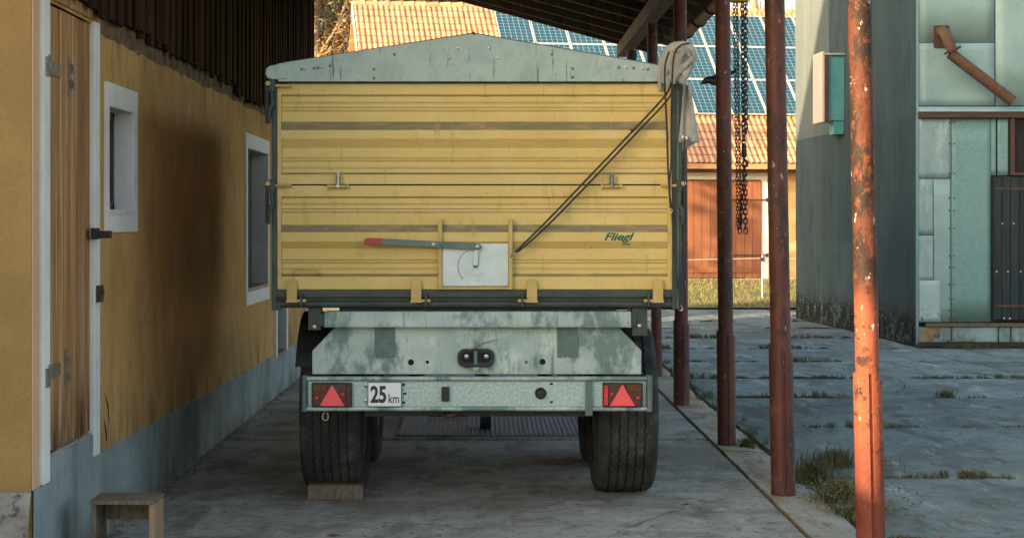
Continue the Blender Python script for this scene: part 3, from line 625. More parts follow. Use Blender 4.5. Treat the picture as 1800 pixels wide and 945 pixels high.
for (a, b, r) in ((722,637,.018),(751,636.5,.010),(954,636,.018),(925,636.5,.011)):
    obj('hole', MB().lathe([(-.003,0),(-.003,r),(.001,r*1.02),(.001,0)], (tx(a),YC,tz(b)), 18, 'y'), M['hole'] if r != .011 else M['galv_dark'], ch)
# hitch socket
def rrect(x0, x1, y0, y1, r, n=6):
    pts = []
    for cx, cy, a0 in ((x1-r,y0+r,0),(x0+r,y0+r,90),(x0+r,y1-r,180),(x1-r,y1-r,270)):
        for k in range(n+1):
            a = math.radians(a0+90*k/n); pts.append((tx(cx+r*math.cos(a)), tz(cy-r*math.sin(a))))
    return pts
hb = obj('hitch_bracket', MB().prism(rrect(804,869,613,645,13), YC-.035, YC-.001), M['black_steel'], ch, bevel=.004)
obj('hitch_recess', MB().prism(rrect(810,863,618,636,8), YC-.0365, YC-.034), M['hole'], hb)
obj('hitch_pin', MB().box(tx(833),tx(839),YC-.045,YC-.0366,tz(640),tz(616)), M['galv_dark'], hb)
for a in (820, 855): bolt(hb, a, 626, YC-.0366, False, 1.4)
obj('hitch_eye', MB().lathe([(-.01,0),(-.01,.022),(.02,.022),(.02,0)], (tx(836),YC-.02,tz(645)), 14, 'y'), M['galv'], hb)
obj('hitch_handle', MB().tube([(tx(824),YC-.03,tz(613)),(tx(833),YC-.05,tz(612)),(tx(846),YC-.07,tz(603)),(tx(858),YC-.075,tz(599.5)),(tx(875),YC-.08,tz(595))], [.004,.005,.006,.006,.005], 8), M['steel'], hb, smooth=True)
# bumper
YP = YC-.07
bu = obj('bumper', MB().box(tx(541),tx(1141),YP+.012,YP+.024,tz(714),tz(666)), M['galv_light'], tr)
for py in (664, 716.5):
    obj('bumper_tube', MB().tube([(tx(536),YP,tz(py)),(tx(1140),YP,tz(py))], .0145, 12), M['galv'], bu, smooth=True)
for px in (536.5, 1140):
    obj('bumper_end', MB().tube([(tx(px),YP-.002,tz(658)),(tx(px),YP-.002,tz(721))], .019, 12), M['galv_dark'], bu, smooth=True)
obj('bumper_strap', MB().box(tx(1028),tx(1040),YP-.020,YP-.0146,tz(728),tz(668)).box(tx(1027.5),tx(1040.5),YP-.024,YP-.0201,tz(727),tz(699)), M['galv_dark'], bu)
for (x0, x1, flip) in ((550, 619.5, 1), (1058.5, 1128, -1)):
    def q(f): return x0 + (x1-x0)*(f if flip > 0 else 1-f)
    la = obj('tail_lamp', MB().box(tx(x0),tx(x1),YP-.035,YP+.0115,tz(712.5),tz(671)), M['rubber_black'], tr, bevel=.004)
    def lens(name, f0, f1, g0, g1, m, d=.0):
        a, b = sorted((q(f0), q(f1)))
        return obj(name, MB().box(tx(a),tx(b),YP-.039-d,YP-.0351,tz(671+41.5*g1),tz(671+41.5*g0)), m, la, bevel=.0015)
    lens('amber_lens', .04, .40, .06, .36, M['lamp_amber'])
    lens('red_lens', .04, .40, .38, .95, M['lamp_red'])
    lens('red_lens', .41, .86, .06, .95, M['lamp_red'])
    lens('red_lens', .875, .975, .10, .92, M['lamp_red'] if flip > 0 else M['lamp_spot'])
    for (f, g) in ((.13,.62),(.78,.46)):
        obj('bulb', MB().lathe([(-.004,0),(-.003,.007),(.0,.010),(.002,0)], (tx(q(f)),YP-.039,tz(671+41.5*g)), 10, 'y'), M['lamp_spot'], la)
    c = (x0+x1)/2 + (1 if flip > 0 else -1)
    obj('triangle_reflector', MB().prism([(tx(c-22),tz(710.5)),(tx(c+22),tz(710.5)),(tx(c),tz(673))], YP-.048, YP-.0392), M['reflector'], la, bevel=.002)
sp = obj('speed_plate', MB().box(tx(648.5),tx(706),YP-.022,YP-.015,tz(711.5),tz(670.5)), M['plate'], tr, bevel=.002)
obj('plate_rim', MB().box(tx(648.5),tx(706),YP-.0225,YP-.0145,tz(670.5),tz(669.7)).box(tx(648.5),tx(706),YP-.0225,YP-.0145,tz(712.2),tz(711.5)).box(tx(647.8),tx(648.5),YP-.0225,YP-.0145,tz(712.2),tz(669.7)).box(tx(706),tx(706.7),YP-.0225,YP-.0145,tz(712.2),tz(669.7)), M['ink'], sp)
lettering('25', 652.5, 680, 675.5, 706, YP-.0225, 'numerals', M['ink'], sp, 0, .035, .001)
lettering('km', 684, 702.5, 690, 706, YP-.0225, 'lettering', M['ink'], sp, 0, .012, .001)
for (a, b) in ((644.5,676),(644.5,702.5)): bolt(bu, a, b, YP+.011, False, 1.4)
for (a, b, w, h) in ((710,674.5,2.6,1.8),(712,690.5,2.8,1.8),(710,706,2.6,1.8),(969,673.5,2.6,1.7),(969,705.3,2.6,1.7),(709,684,1,1),(709,697,1,1)):
    obj('slot', MB().box(tx(a-w),tx(a+w),YP+.0105,YP+.013,tz(b+h),tz(b-h)), M['hole'], bu)
obj('rubber_buffer', MB().box(tx(776.5),tx(790),YP-.028,YP+.0115,tz(703),tz(678)), M['rubber_black'], bu, bevel=.006)
obj('round_buffer', MB().lathe([(.0115,0),(.0115,.034),(-.012,.034),(-.02,.026),(-.034,.022),(-.036,0)], (tx(950),YP,tz(689.5)), 24, 'y'), M['rubber_black'], bu, smooth=True)
obj('wire_loop', MB().tube([(tx(573)+.017*math.cos(a), YP, tz(730)+.024*math.sin(a)) for a in [math.radians(k*20+100) for k in range(17)]], .003, 6), M['steel'], bu)
# chassis members in the dark below
for x in (-.62, .42):
    obj('frame_beam', MB().box(x,x+.12,YC+.015,BL+.6,.78,1.02), M['black_steel'], tr)
for y in (10.45, 12.9, 13.7):
    obj('cross_beam', MB().box(-.499,.419,y,y+.1,.80,1.0), M['black_steel'], tr)
obj('under_beam', MB().box(tx(640),tx(1036),YC+.03,YC+.12,tz(733),tz(718)), M['black_steel'], tr)
obj('tow_hook_plate', MB().box(tx(752),tx(824),YC-.02,YC+.1,tz(740),tz(731.5)), M['black_steel'], tr, bevel=.003)
obj('tow_hook', MB().tube([(tx(775),YC+.0,tz(727)),(tx(785),YC-.03,tz(731)),(tx(797),YC-.03,tz(729)),(tx(805),YC,tz(724))], .012, 8), M['rust_steel'], tr)
obj('parking_jack', MB().tube([(-.03,14.2,.85),(-.03,14.2,.10)], .035, 12).lathe([(-.035,0),(-.045,.10),(-.045,.11),(.045,.11),(.045,.10),(.035,0)], (-.03,14.2,.111), 24, 'x'), M['black_steel'], tr)
obj('drawbar', MB().prism([(-.35,BL+.5),(.20,BL+.5),(-.03,BL+2.0),(-.13,BL+2.0)], .75, .87, 'z'), M['black_steel'], tr)
obj('drawbar_jack', MB().box(-.13,-.03,BL+1.7,BL+1.8,0.002,.749), M['black_steel'], tr)
for (a, b, c) in ((541, 563, 580), (1112, 1139, 590)):
    mt = obj('body_mount', MB().box(tx(a),tx(b),YC+.0,YC+.12,tz(c),tz(541)), M['green'], tr)
    bolt(mt, (552 if a < 800 else 1124.5), (575 if a < 800 else 573), YC, False, 1.3)
obj('subframe', MB().box(tx(595),tx(1085),YC+.02,YC+.6,tz(548),tz(539)), M['black_steel'], tr)
# wheels
def tyre_mesh():
    rad, hw = .53, .198
    prof = [(-.175,.32,0),(-.192,.36,0),(-hw,.42,0),(-.193,.475,0),(-.178,.507,0),(-.158,.521,0)]
    gx = [-.105,-.052,0,.052,.105]
    for g in gx:
        zg = 1
        prof += [(g-.0055,.5285,zg),(g-.004,.515,zg),(g+.004,.515,zg),(g+.0055,.5285,zg)]
    prof += [(.158,.521,0),(.178,.507,0),(.193,.475,0),(hw,.42,0),(.192,.36,0),(.175,.32,0)]
    n = 240; mb = MB(); m = len(prof)
    for k in range(n):
        a = 2*math.pi*k/n; z = .0030*(1 if (k//2) % 2 else -1)
        for (x, r, zg) in prof: mb.v.append((x+z*zg, r*math.cos(a), r*math.sin(a)))
    for k in range(n):
        for i in range(m-1): mb.f.append((k*m+i, k*m+i+1, ((k+1) % n)*m+i+1, ((k+1) % n)*m+i))
    return mb.mesh('tyre', M['rubber'])
TY = tyre_mesh()
RIM = MB().lathe([(-.165,.0),(-.10,.10),(-.06,.25),(-.165,.30),(-.172,.322),(.172,.322),(.165,.30),(.05,.28),(.05,0)], (0,0,0), 36, 'x').mesh('wheel', M['galv_dark'], smooth=True)
for y in (11.0, 12.32):
    obj('axle', MB().tube([(-.98,y,.53),(.85,y,.53)], .055, 10), M['black_steel'], tr)
    for x in (-.980, .853):
        w = link('wheel', RIM, tr, Vector((x, y, .528)) - wloc(tr))
        link('tyre', TY, w)
        if x > 0: w.rotation_euler = (.4, 0, math.pi)
    for x in (-.5, .38): obj('leaf_spring', MB().tube([(x,y-.45,.75),(x,y-.2,.64),(x,y,.60),(x,y+.2,.64),(x,y+.45,.75)], .035, 6), M['black_steel'], tr)
for x in (-1.17, ):
    n = 12; mb = MB()
    for i in range(n+1):
        a = math.radians(150 - 95*i/n)
        for xx in (x-.02, x+.40): mb.v.append((xx, 11.0-.62*math.cos(math.pi-a), .53+.62*math.sin(a)))
    for i in range(n): mb.f.append((2*i,2*i+1,2*i+3,2*i+2))
    g = obj('mudguard', mb, M['black_steel'], tr); sm = g.modifiers.new('s','SOLIDIFY'); sm.thickness = .006

# ------------------------------------------------------------------ tarpaulin bundle and cords
t = thing('tarpaulin_bundle', 'grey tarpaulin bunched up at the top right corner of the trailer', 'tarpaulin', (tx(1188), YB-.05, tz(150)))
mb = MB()
folds = [([(1160,160),(1159,128),(1165,100),(1180,84),(1199,79),(1213,86),(1218,101),(1214,120),(1205,138)], 7.5, .02),
         ([(1172,106),(1178,122),(1188,134),(1199,143),(1203,150)], 9, .05), ([(1201,92),(1191,103),(1189,117),(1198,130),(1206,137)], 7, .075),
         ([(1215,103),(1206,113),(1197,122),(1186,126)], 6.5, .085), ([(1164,148),(1167,124),(1176,105),(1192,95),(1207,96)], 7, .06),
         ([(1170,160),(1175,143),(1183,128),(1189,112)], 7, .06), ([(1178,92),(1190,90),(1204,92),(1211,104)], 6, .07), ([(1195,148),(1204,132),(1212,116)], 6, .06),
         ([(1181,150),(1184,136),(1194,124),(1208,108)], 5, .08)]
for pts, r_, d_ in folds:
    P = [Vector((tx(a), YB-d_-.012*math.sin(i*1.7), tz(b))) for i, (a, b) in enumerate(pts)]
    Q = []
    for i in range(len(P)-1):
        for k in range(5): Q.append(P[i].lerp(P[i+1], k/5))
    Q.append(P[-1])
    for _ in range(3): Q = [Q[0]] + [(Q[i-1]+Q[i]*2+Q[i+1])/4 for i in range(1, len(Q)-1)] + [Q[-1]]
    rs = [S*r_*(.45+.55*math.sin(math.pi*min(.97,max(.06,i/(len(Q)-1)))))*(1+.25*mnoise.noise(q*23)) for i, q in enumerate(Q)]
    mb.tube(Q, [r*.9 for r in rs], 12, True, 1.15)
core = bmesh.new(); bmesh.ops.create_icosphere(core, subdivisions=3, radius=1)
cc = Vector((tx(1187), YB-.01, tz(116)))
mb.add([cc + Vector((v.co.x*.085, v.co.y*.06, v.co.z*.115)) for v in core.verts], [tuple(v.index for v in f.verts) for f in core.faces]); core.free()
bd_ = obj('bundle', mb, M['tarp'], t)
q = bd_.modifiers.new('r','REMESH'); q.mode = 'VOXEL'; q.voxel_size = .0034; q.use_smooth_shade = True
q = bd_.modifiers.new('s','SMOOTH'); q.iterations = 2; q.factor = .4
mb = MB(); nu, nv = 26, 24
for j in range(nv+1):
    q = j/nv; py = 150 + q*101
    xl = 1199 - 8*q; xr = 1212 + 17*q**1.1
    for i in range(nu+1):
        u = i/nu
        d = .028*(1-q*.65)*math.sin(u*9+q*1.2) + .012*math.sin(u*19-q*2)*(1-q)
        mb.v.append((tx(xl+(xr-xl)*u), YB-.045-d, tz(py - (4*u if q > .9 else 0)*0)))
for j in range(nv):
    for i in range(nu): a = j*(nu+1)+i; mb.f.append((a, a+1, a+nu+2, a+nu+1))
ta = obj('tail', mb, M['tarp'], t, smooth=True); sm = ta.modifiers.new('s','SOLIDIFY'); sm.thickness = .004
obj('eyelet', MB().lathe([(-.004,.008),(-.007,.013),(-.004,.019),(.002,.019)], (tx(1201),YB-.075,tz(243)), 18, 'y'), M['steel'], ta, smooth=True)
obj('tail_back', MB().add([(tx(1194),YB-.02,tz(249)),(tx(1228),YB+.03,tz(248)),(tx(1216),YB+.05,tz(256)),(tx(1196),YB+.03,tz(268)),(tx(1194),YB+.0,tz(262))], [(0,1,2,3,4)]), M['tarp'], t)
def cord(name, pts, label, r=.006, hook=None):
    P = [Vector((tx(a), YB-d, tz(b))) for a, b, d in pts]
    # smooth through the points
    Q = []
    for i in range(len(P)-1):
        p0, p1, p2, p3 = P[max(i-1,0)], P[i], P[i+1], P[min(i+2,len(P)-1)]
        for k in range(6):
            s = k/6; Q.append(.5*((2*p1)+(p2-p0)*s+(2*p0-5*p1+4*p2-p3)*s*s+(3*p1-p0-3*p2+p3)*s**3))
    Q.append(P[-1])
    t = thing(name, label, 'cord', tuple(P[-1]))
    obj('rubber_line', MB().tube(Q, r, 7), M['cord'], t, smooth=True)
    if hook:
        hx, hy, hd = hook
        obj('hook', MB().tube([(tx(hx),YB-hd,tz(hy-5)),(tx(hx+3),YB-hd-.01,tz(hy)),(tx(hx+1),YB-hd-.012,tz(hy+5)),(tx(hx-3),YB-hd,tz(hy+4))], .004, 6), M['steel'], t)
    return t
c1 = cord('tension_cord', [(1176,148,.13),(1165,172,.10),(1112,230,.06),(1040,306,.05),(960,389,.06),(912,436,.07),(906,441,.07),(909,441,.072),(916,437,.07),(964,394,.064),(1044,312,.055),(1116,236,.065),(1170,178,.105),(1180,152,.13)],
     'doubled black rubber cord stretched diagonally across the yellow tailgate', .0062)
obj('knot', MB().tube([(tx(1106),YB-.065,tz(229)),(tx(1111),YB-.08,tz(231)),(tx(1117),YB-.065,tz(227))], [.004,.009,.004], 6), M['cord'], c1)
cord('hanging_cord', [(1172,95,.13),(1165,120,.135),(1165,160,.13),(1170,220,.06),(1173,300,.05),(1176,352,.05),(1177,366,.05)], 'black cord hanging down the tailgate edge to a wire hook', .0058, (1177,370,.05))
cord('hanging_cord', [(1208,80,.12),(1190,86,.15),(1180,104,.15),(1177,150,.14),(1178,230,.07),(1178,290,.055),(1175,330,.05),(1180,380,.05),(1185,450,.05),(1192,520,.05),(1194,536,.05)], 'long black cord looping from the bundle down to the trailer floor', .0058, (1195,540,.05))
cord('hanging_cord', [(1201,243,.08),(1201,300,.06),(1201,360,.06),(1196,362,.06),(1197,372,.06)], 'short black cord running from the tarpaulin eyelet to a hook', .0052, (1196,372,.06))
cord('hanging_cord', [(1202,372,.045),(1200,440,.045),(1197,500,.045),(1199,530,.045),(1196,541,.045)], 'black cord along the corner post below the hook', .005)

# ------------------------------------------------------------------ lean-to: roof, beam, posts
def roofz(x): return 4.10 + (2.35-x)*.272
ln = thing('lean_to_roof', 'dark timber lean-to roof reaching over the parked trailer', 'roof', (-2.0, 7.3, 4.0))
y = 7.5; k = 0
SLm = math.atan(.272)
while y < 24.0:
    x0, x1 = -2.04, 2.32
    obj('rafter', MB().add([(x0,y,roofz(x0)),(x1,y,roofz(x1)),(x1,y+.09,roofz(x1)),(x0,y+.09,roofz(x0)),(x0,y,roofz(x0)+.14),(x1,y,roofz(x1)+.14),(x1,y+.09,roofz(x1)+.14),(x0,y+.09,roofz(x0)+.14)],
        [(0,3,2,1),(4,5,6,7),(0,1,5,4),(1,2,6,5),(2,3,7,6),(3,0,4,7)]), M['rafter'], ln); y += .80
x = -2.05
while x < 2.4:
    w = .21
    z0, z1 = roofz(x)+.142, roofz(x+w-.006)+.142
    obj('roof_board', MB().add([(x,7.35,z0),(x+w-.006,7.35,z1),(x+w-.006,23.9,z1),(x,23.9,z0),(x,7.35,z0+.024),(x+w-.006,7.35,z1+.024),(x+w-.006,23.9,z1+.024),(x,23.9,z0+.024)],
        [(0,3,2,1),(4,5,6,7),(0,1,5,4),(1,2,6,5),(2,3,7,6),(3,0,4,7)]), M['deck_wood'], ln); x += w
mb = MB(); n = 60
for i in range(n+1):
    x = -2.06+4.56*i/n
    for yy in (7.25, 23.98): mb.v.append((x, yy, roofz(x)+.19+.012*math.sin(i*1.6)))
for i in range(n): mb.f.append((2*i,2*i+1,2*i+3,2*i+2))
o = obj('roof_sheet', mb, M['roof_sheet'], ln, smooth=True); sm = o.modifiers.new('s','SOLIDIFY'); sm.thickness = .008
obj('eaves_beam', MB().box(1.78,1.94,7.4,23.8,roofz(1.9)-.185,roofz(1.94)-.001), M['beam_wood'], ln, bevel=.008)
obj('fascia', MB().add([(-2.04,23.92,roofz(-2.04)-.02),(2.34,23.92,roofz(2.34)-.02),(2.34,23.95,roofz(2.34)-.02),(-2.04,23.95,roofz(-2.04)-.02),(-2.04,23.92,roofz(-2.04)+.17),(2.34,23.92,roofz(2.34)+.17),(2.34,23.95,roofz(2.34)+.17),(-2.04,23.95,roofz(-2.04)+.17)],
        [(0,3,2,1),(4,5,6,7),(0,1,5,4),(1,2,6,5),(2,3,7,6),(3,0,4,7)]), M['rafter'], ln)
# gutter: half-round with rings
mb = MB(); n = 10
for yy in (7.0, 21.5):
    for k in range(n+1):
        a = math.pi + math.pi*k/n; mb.v.append((2.46+.075*math.cos(a), yy, 4.10+.075*math.sin(a)))
for k in range(n): mb.f.append((k, k+1, n+2+k, n+1+k))
gt = obj('gutter', mb, M['gutter'], ln, smooth=True); sm = gt.modifiers.new('s','SOLIDIFY'); sm.thickness = .008
for i in range(12):
    yy = 8.0+i*1.2
    obj('gutter_bracket', MB().tube([(2.46+.083*math.cos(a), yy, 4.10+.083*math.sin(a)) for a in [math.pi+math.pi*k/8 for k in range(9)]], .010, 6), M['rust_steel'], gt)

def post(D, xt, yt, xb, yb, r, sl, seam, m, label, extra=None, rad=None):
    """round post through two photo points at depth D; sl = sleeve height"""
    zb = 0.0
    a = PX(xt, yt, D); b = PX(xb, yb, D)
    d = (a-b)/(a.z-b.z)
    base = b + d*(zb-b.z); top = b + d*(3.98-b.z)
    t = thing('roof_post', label, 'post', tuple(base), 'red steel posts carrying the lean-to roof')
    obj('pipe', MB().tube([base, top], r, 28), m, t, smooth=True)
    if sl:
        ax = d.normalized()
        for (a0, a1, h) in ((95, 262, sl), (278, 445, sl-.035)):
            mb = MB(); n = 16; ri, ro = r+.0015, r+.0125
            for i in range(n+1):
                q = math.radians(a0+(a1-a0)*i/n)
                for (rr, zz) in ((ro,0.0),(ro,h),(ri,h),(ri,0.0)):
                    p = base + ax*zz; mb.v.append((p.x+rr*math.cos(q), p.y+rr*math.sin(q), p.z))
            for i in range(n):
                for k in range(4): mb.f.append((4*i+k, 4*i+(k+1) % 4, 4*i+4+(k+1) % 4, 4*i+4+k))
            mb.f.append((0,1,2,3)); mb.f.append((4*n+3,4*n+2,4*n+1,4*n))
            obj('sleeve', mb, m, t, smooth=True)
    return t, base, d
post(8.37, 1511, 0, 1531, 945, .058, .985, 0, M['sun_tinted_post'], 'sunlit orange rust-blotched steel post nearest the camera on the right')
post(10.82, 1361.5, 0, 1377, 868, .064, .93, 0, M['red_post'], 'second nearest red steel post, its base beside a tall weed clump')
p3, b3, d3 = post(13.26, 1270, 0, 1277.5, 781, .059, .885, 0, M['red_post'], 'red steel post directly left of the hanging chains')
post(16.2, 1195.5, 40, 1198, 711, .064, .80, 0, M['red_post'], 'red steel post rising just behind the bunched grey tarpaulin')
post(19.3, 1146, 40, 1155, 660, .060, 0, 0, M['red_post'], 'dark red post showing above and below the right trailer corner')
post(22.3, 1110, 60, 1112, 600, .068, 0, 0, M['red_post'], 'farthest red post, only its top showing above the gable cap')
pos = b3 + d3*3.36
obj('perch_bracket', MB().box(pos.x-.012,pos.x+.012,pos.y+.05,pos.y+.30,3.20,3.215), M['rust_steel'], p3)

# black bird on the bracket behind the post
DB = 13.52
t = thing('black_bird', 'black bird half hidden behind the red post', 'bird', (float(PX(1262,150,DB).x), DB, 3.216))
def ell(mb, pts, n=12):
    vs = []; 
    for (x, z, ry, rz) in pts:
        for k in range(n):
            a = 2*math.pi*k/n; vs.append((x, DB+ry*math.cos(a), z+rz*math.sin(a)))
    fs = [(i*n+k, i*n+(k+1) % n, (i+1)*n+(k+1) % n, (i+1)*n+k) for i in range(len(pts)-1) for k in range(n)]
    fs += [tuple(range(n)), tuple(range(len(pts)*n-1, (len(pts)-1)*n-1, -1))]
    mb.add(vs, fs)
def bp(px, py): p = PX(px, py, DB); return p.x, p.z
mb = MB(); rows = []
for (px, py, ry, rz) in ((1229,148.5,.002,.002),(1233,146.2,.006,.006),(1236.5,143.5,.018,.021),(1241,141.5,.025,.027),(1246,141,.026,.027),(1252,141.5,.034,.036),(1260,141.5,.044,.047),(1268,139.5,.043,.045),(1276,135,.032,.030),(1283,130,.022,.017),(1290,126,.024,.012),(1296,123.5,.026,.007),(1298,123,.02,.003)):
    x, z = bp(px, py); rows.append((x, z, ry, rz))
ell(mb, rows)
zf = 3.216
obj('body', mb, M['black_feather'], t, smooth=True)
for s in (-1, 1):
    bx = t.location.x
    obj('leg', MB().tube([(bx+.012,DB+.018*s,rows[6][1]-.02),(bx+.018,DB+.018*s,zf+.03),(bx,DB+.016*s,zf+.001)], [.008,.004,.003], 6), M['black_feather'], t)
    mb = MB(); n = 8
    for (px, py, w) in ((1250,139,.004),(1258,137.5,.030),(1268,136,.032),(1280,131.5,.02),(1289,128,.004)):
        x, z = bp(px, py); mb.v += [(x, DB+s*.030, z+w*.7), (x, DB+s*.047, z), (x, DB+s*.030, z-w)]
    for i in range(4):
        for k in range(2): a = 3*i+k; mb.f.append((a, a+1, a+4, a+3))
    obj('wing', mb, M['black_feather'], t, smooth=True)

# ------------------------------------------------------------------ chain hoist
DC = 12.0
t = thing('chain_hoist', 'dark steel chains of a yellow hoist hanging between the red posts', 'chain hoist', tuple(PX(1300, 0, DC)))
top = PX(1300, -3, DC)
def torus_link(a, b, r, n=14, m=6):
    mb = MB(); pts = []
    for k in range(n):
        q = 2*math.pi*k/n; x = a*math.cos(q); z = a*math.sin(q) + (b if math.sin(q) > 0.01 else (-b if math.sin(q) < -.01 else 0)); pts.append((x, z, q))
    for (x, z, q) in pts:
        nx, nz = math.cos(q), math.sin(q)
        for j in range(m):
            w = 2*math.pi*j/m; mb.v.append((x+r*math.cos(w)*nx, r*math.sin(w), z+r*math.cos(w)*nz))
    for k in range(n):
        for j in range(m): mb.f.append((k*m+j, k*m+(j+1) % m, ((k+1) % n)*m+(j+1) % m, ((k+1) % n)*m+j))
    return mb
LK = torus_link(.0078, .0095, .0034).mesh('link', M['chain'], smooth=True)
LB = torus_link(.0125, .0105, .0048).mesh('link', M['chain'], smooth=True)
def strand(x0, y0, x1, y1, me, pitch, dy=0, ph=0):
    a = PX(x0, y0, DC); b = PX(x1, y1, DC); a.y += dy; b.y += dy
    L_ = (a-b).length; n = int(L_/pitch)
    for k in range(n+1):
        p = a + (b-a)*((k*pitch)/L_)
        o = link('link', me, t, p - wloc(t)); o.rotation_euler = (0, R.uniform(-.08,.08), (math.pi/2 if k % 2 else 0)+ph+R.uniform(-.12,.12))
strand(1290, 0, 1297, 400, LK, .0262)
strand(1296, 0, 1303, 398, LK, .0262, .02, .5)
strand(1304.5, 0, 1307, 262, LB, .0335, -.01, .3)
strand(1311, 4, 1312, 232, LB, .0335, .015, -.3)
strand(1309, 288, 1301, 405, LB, .0335, 0.0, .2)
strand(1310.5, 288, 1312, 408, LB, .0335, .03, -.2)
obj('hook_block', MB().lathe([(-.05,0),(-.05,.014),(-.03,.02),(.03,.018),(.05,.010),(.05,0)], tuple(PX(1308, 264, DC)), 14, 'z'), M['chain'], t, smooth=True)
h = PX(1308, 285, DC)
obj('hook', MB().tube([(h.x,h.y,h.z+.05),(h.x+.002,h.y,h.z+.02),(h.x+.022,h.y,h.z),(h.x+.018,h.y,h.z-.026),(h.x-.004,h.y,h.z-.034),(h.x-.022,h.y,h.z-.016)], [.009,.010,.011,.012,.010,.004], 8), M['chain'], t, smooth=True)
q0, q1 = PX(1284, 4, DC), PX(1316, -50, DC)
obj('hoist_body', MB().box(q0.x,q1.x,DC-.06,DC+.06,q0.z,q1.z), M['hoist_yellow'], t, bevel=.012)
obj('suspension', MB().box(top.x-.012,top.x+.012,DC-.012,DC+.012,q1.z,roofz(1.9)-.18), M['rust_steel'], t)

# ------------------------------------------------------------------ zinc-clad silo building on the right
DS = 24.5; SS = DS/F
def sx(x): return (x-VX)*SS
def sz(y): return CAMH-(y-VY)*SS
CX, FX, FY = sx(1613), 5.70, 31.5
si = thing('zinc_clad_building', 'tall zinc sheet clad building with dark corrugated side across the yard', 'building', (CX, DS, 0))
obj('core', MB().prism([(CX+.03,DS+.04),(FX+.05,FY-.03),(13,FY-.03),(13,DS+.04)], -.05, 9.0, 'z'), M['void'], si)
def sheet(x0, x1, y0, y1, m, d=0.0, name='sheet'):
    mb = MB(); nx, nz = 8, 8
    x0, x1, z0, z1 = sx(x0)+.004, sx(x1)-.004, sz(y1)+.004, sz(y0)-.004
    sd = R.uniform(0, 50)
    for i in range(nx+1):
        for j in range(nz+1):
            u, w = i/nx, j/nz; e = min(u, 1-u, w, 1-w)*4
            mb.v.append((x0+(x1-x0)*u, DS-.012-d - .010*min(1,e)*mnoise.noise(Vector((sd+u*2, w*2, 3))), z0+(z1-z0)*w))
    for i in range(nx):
        for j in range(nz): a = i*(nz+1)+j; mb.f.append((a, a+nz+1, a+nz+2, a+1))
    o = obj(name, mb, m, si, smooth=True); s = o.modifiers.new('s','SOLIDIFY'); s.thickness = .006; s.offset = -1
    return o
for (a,b,c,d,m,e) in ((1614,1748,-480,75.5,'sheet_a',0),(1614,1748,75.5,186.5,'sheet_a',.003),(1749,1900,-480,186.5,'sheet_a',0),(1900,2340,-480,186.5,'sheet_b',0),
    (1614,1671,208,314,'sheet_c',.004),(1614,1640.5,314,413,'sheet_c',0),(1640.5,1671,314,566,'sheet_a',0),(1614,1640.5,413,494,'sheet_c',0),(1614,1640.5,494,566,'sheet_a',0),
    (1614.5,1653,492,566,'patch',.012),(1671.5,1741.5,208,566,'sheet_b',0),(1741.5,1750.5,208,309,'sheet_b',0),(1752.5,1772.5,208,309,'sheet_b',0),(1850,2340,208,566,'sheet_b',0),
    (1614,1671.5,573.5,602,'mossy',0),(1672,1754,573.5,602,'sheet_a',0),(1755,1776,573.5,602,'sheet_b',0),(1777,1880,573.5,602,'sheet_a',0),(1880,2340,573.5,602,'sheet_a',0)):
    sheet(a,b,c,d,M[m],e)
obj('flashing', MB().add([(sx(1613),DS-.10,sz(197)),(sx(2340),DS-.10,sz(197)),(sx(2340),DS-.10,sz(195)),(sx(1613),DS-.10,sz(195)),(sx(1613),DS-.005,sz(187.5)),(sx(2340),DS-.005,sz(187.5)),(sx(2340),DS-.005,sz(197)),(sx(1613),DS-.005,sz(197))],
    [(0,1,2,3),(3,2,5,4),(0,7,6,1),(0,3,4,7),(1,6,5,2),(4,5,6,7)]), mat('pale_flashing', (.36,.48,.46), (.30,.40,.39), 3, ONE, .5, .2, .1), si)
obj('ledge_beam', MB().box(sx(1613),sx(2340),DS-.085,DS-.0125,sz(207.5),sz(197.6)), M['rust_beam'], si)
obj('base_ledge', MB().box(sx(1626),sx(2340),DS-.06,DS-.0125,sz(573),sz(567.3)), M['old_wood'], si)
obj('base_kerb', MB().box(sx(1611),sx(2340),DS-.05,DS+.03,-.04,sz(602.3)), M['soil'], si)
for px in (1668.5, 1676.5):
    for k, py in enumerate((216,253,305,348,370,402,450,470,500,525,545,560)):
        obj('nail', MB().lathe([(-.004,0),(-.003,.010),(0,.013),(0,0)], (sx(px),DS-.013-(.006 if px < 1671 and py < 314 else 0),sz(py)), 8, 'y'), M['rust_steel'], si)
wn_ = obj('window', MB().box(sx(1774),sx(1848),DS-.005,DS+.035,sz(308),sz(208)), M['void'], si)
obj('frame', MB().box(sx(1775),sx(1782),DS-.05,DS-.006,sz(308),sz(208)).box(sx(1782),sx(1848),DS-.05,DS-.006,sz(308.5),sz(303)).box(sx(1820),sx(1825),DS-.04,DS-.006,sz(303),sz(208)), M['rust_beam'], wn_)
dd = obj('door', MB().box(sx(1742),sx(1848),DS-.008,DS+.03,sz(565),sz(309.5)), M['void'], si)
for i in range(5):
    a = 1744+i*15.2
    obj('plank', MB().box(sx(a)+.004,sx(a+15.2)-.004,DS-.05+R.uniform(-.004,.004),DS-.0085,sz(561.5+R.uniform(-1,1)),sz(312)), M['dark_boards'], dd, bevel=.004)
for py in (332, 537): obj('hinge', MB().box(sx(1748),sx(1822),DS-.062,DS-.0545,sz(py+2.2),sz(py-2.2)), M['rust_beam'], dd)
for (a, b) in ((1760,393),(1780,393),(1750,477),(1770,477),(1792,477),(1763,559),(1773,559)):
    obj('bolt', MB().lathe([(-.006,0),(-.004,.014),(0,.016),(0,0)], (sx(a),DS-.053,sz(b)), 8, 'y'), M['steel'], dd)
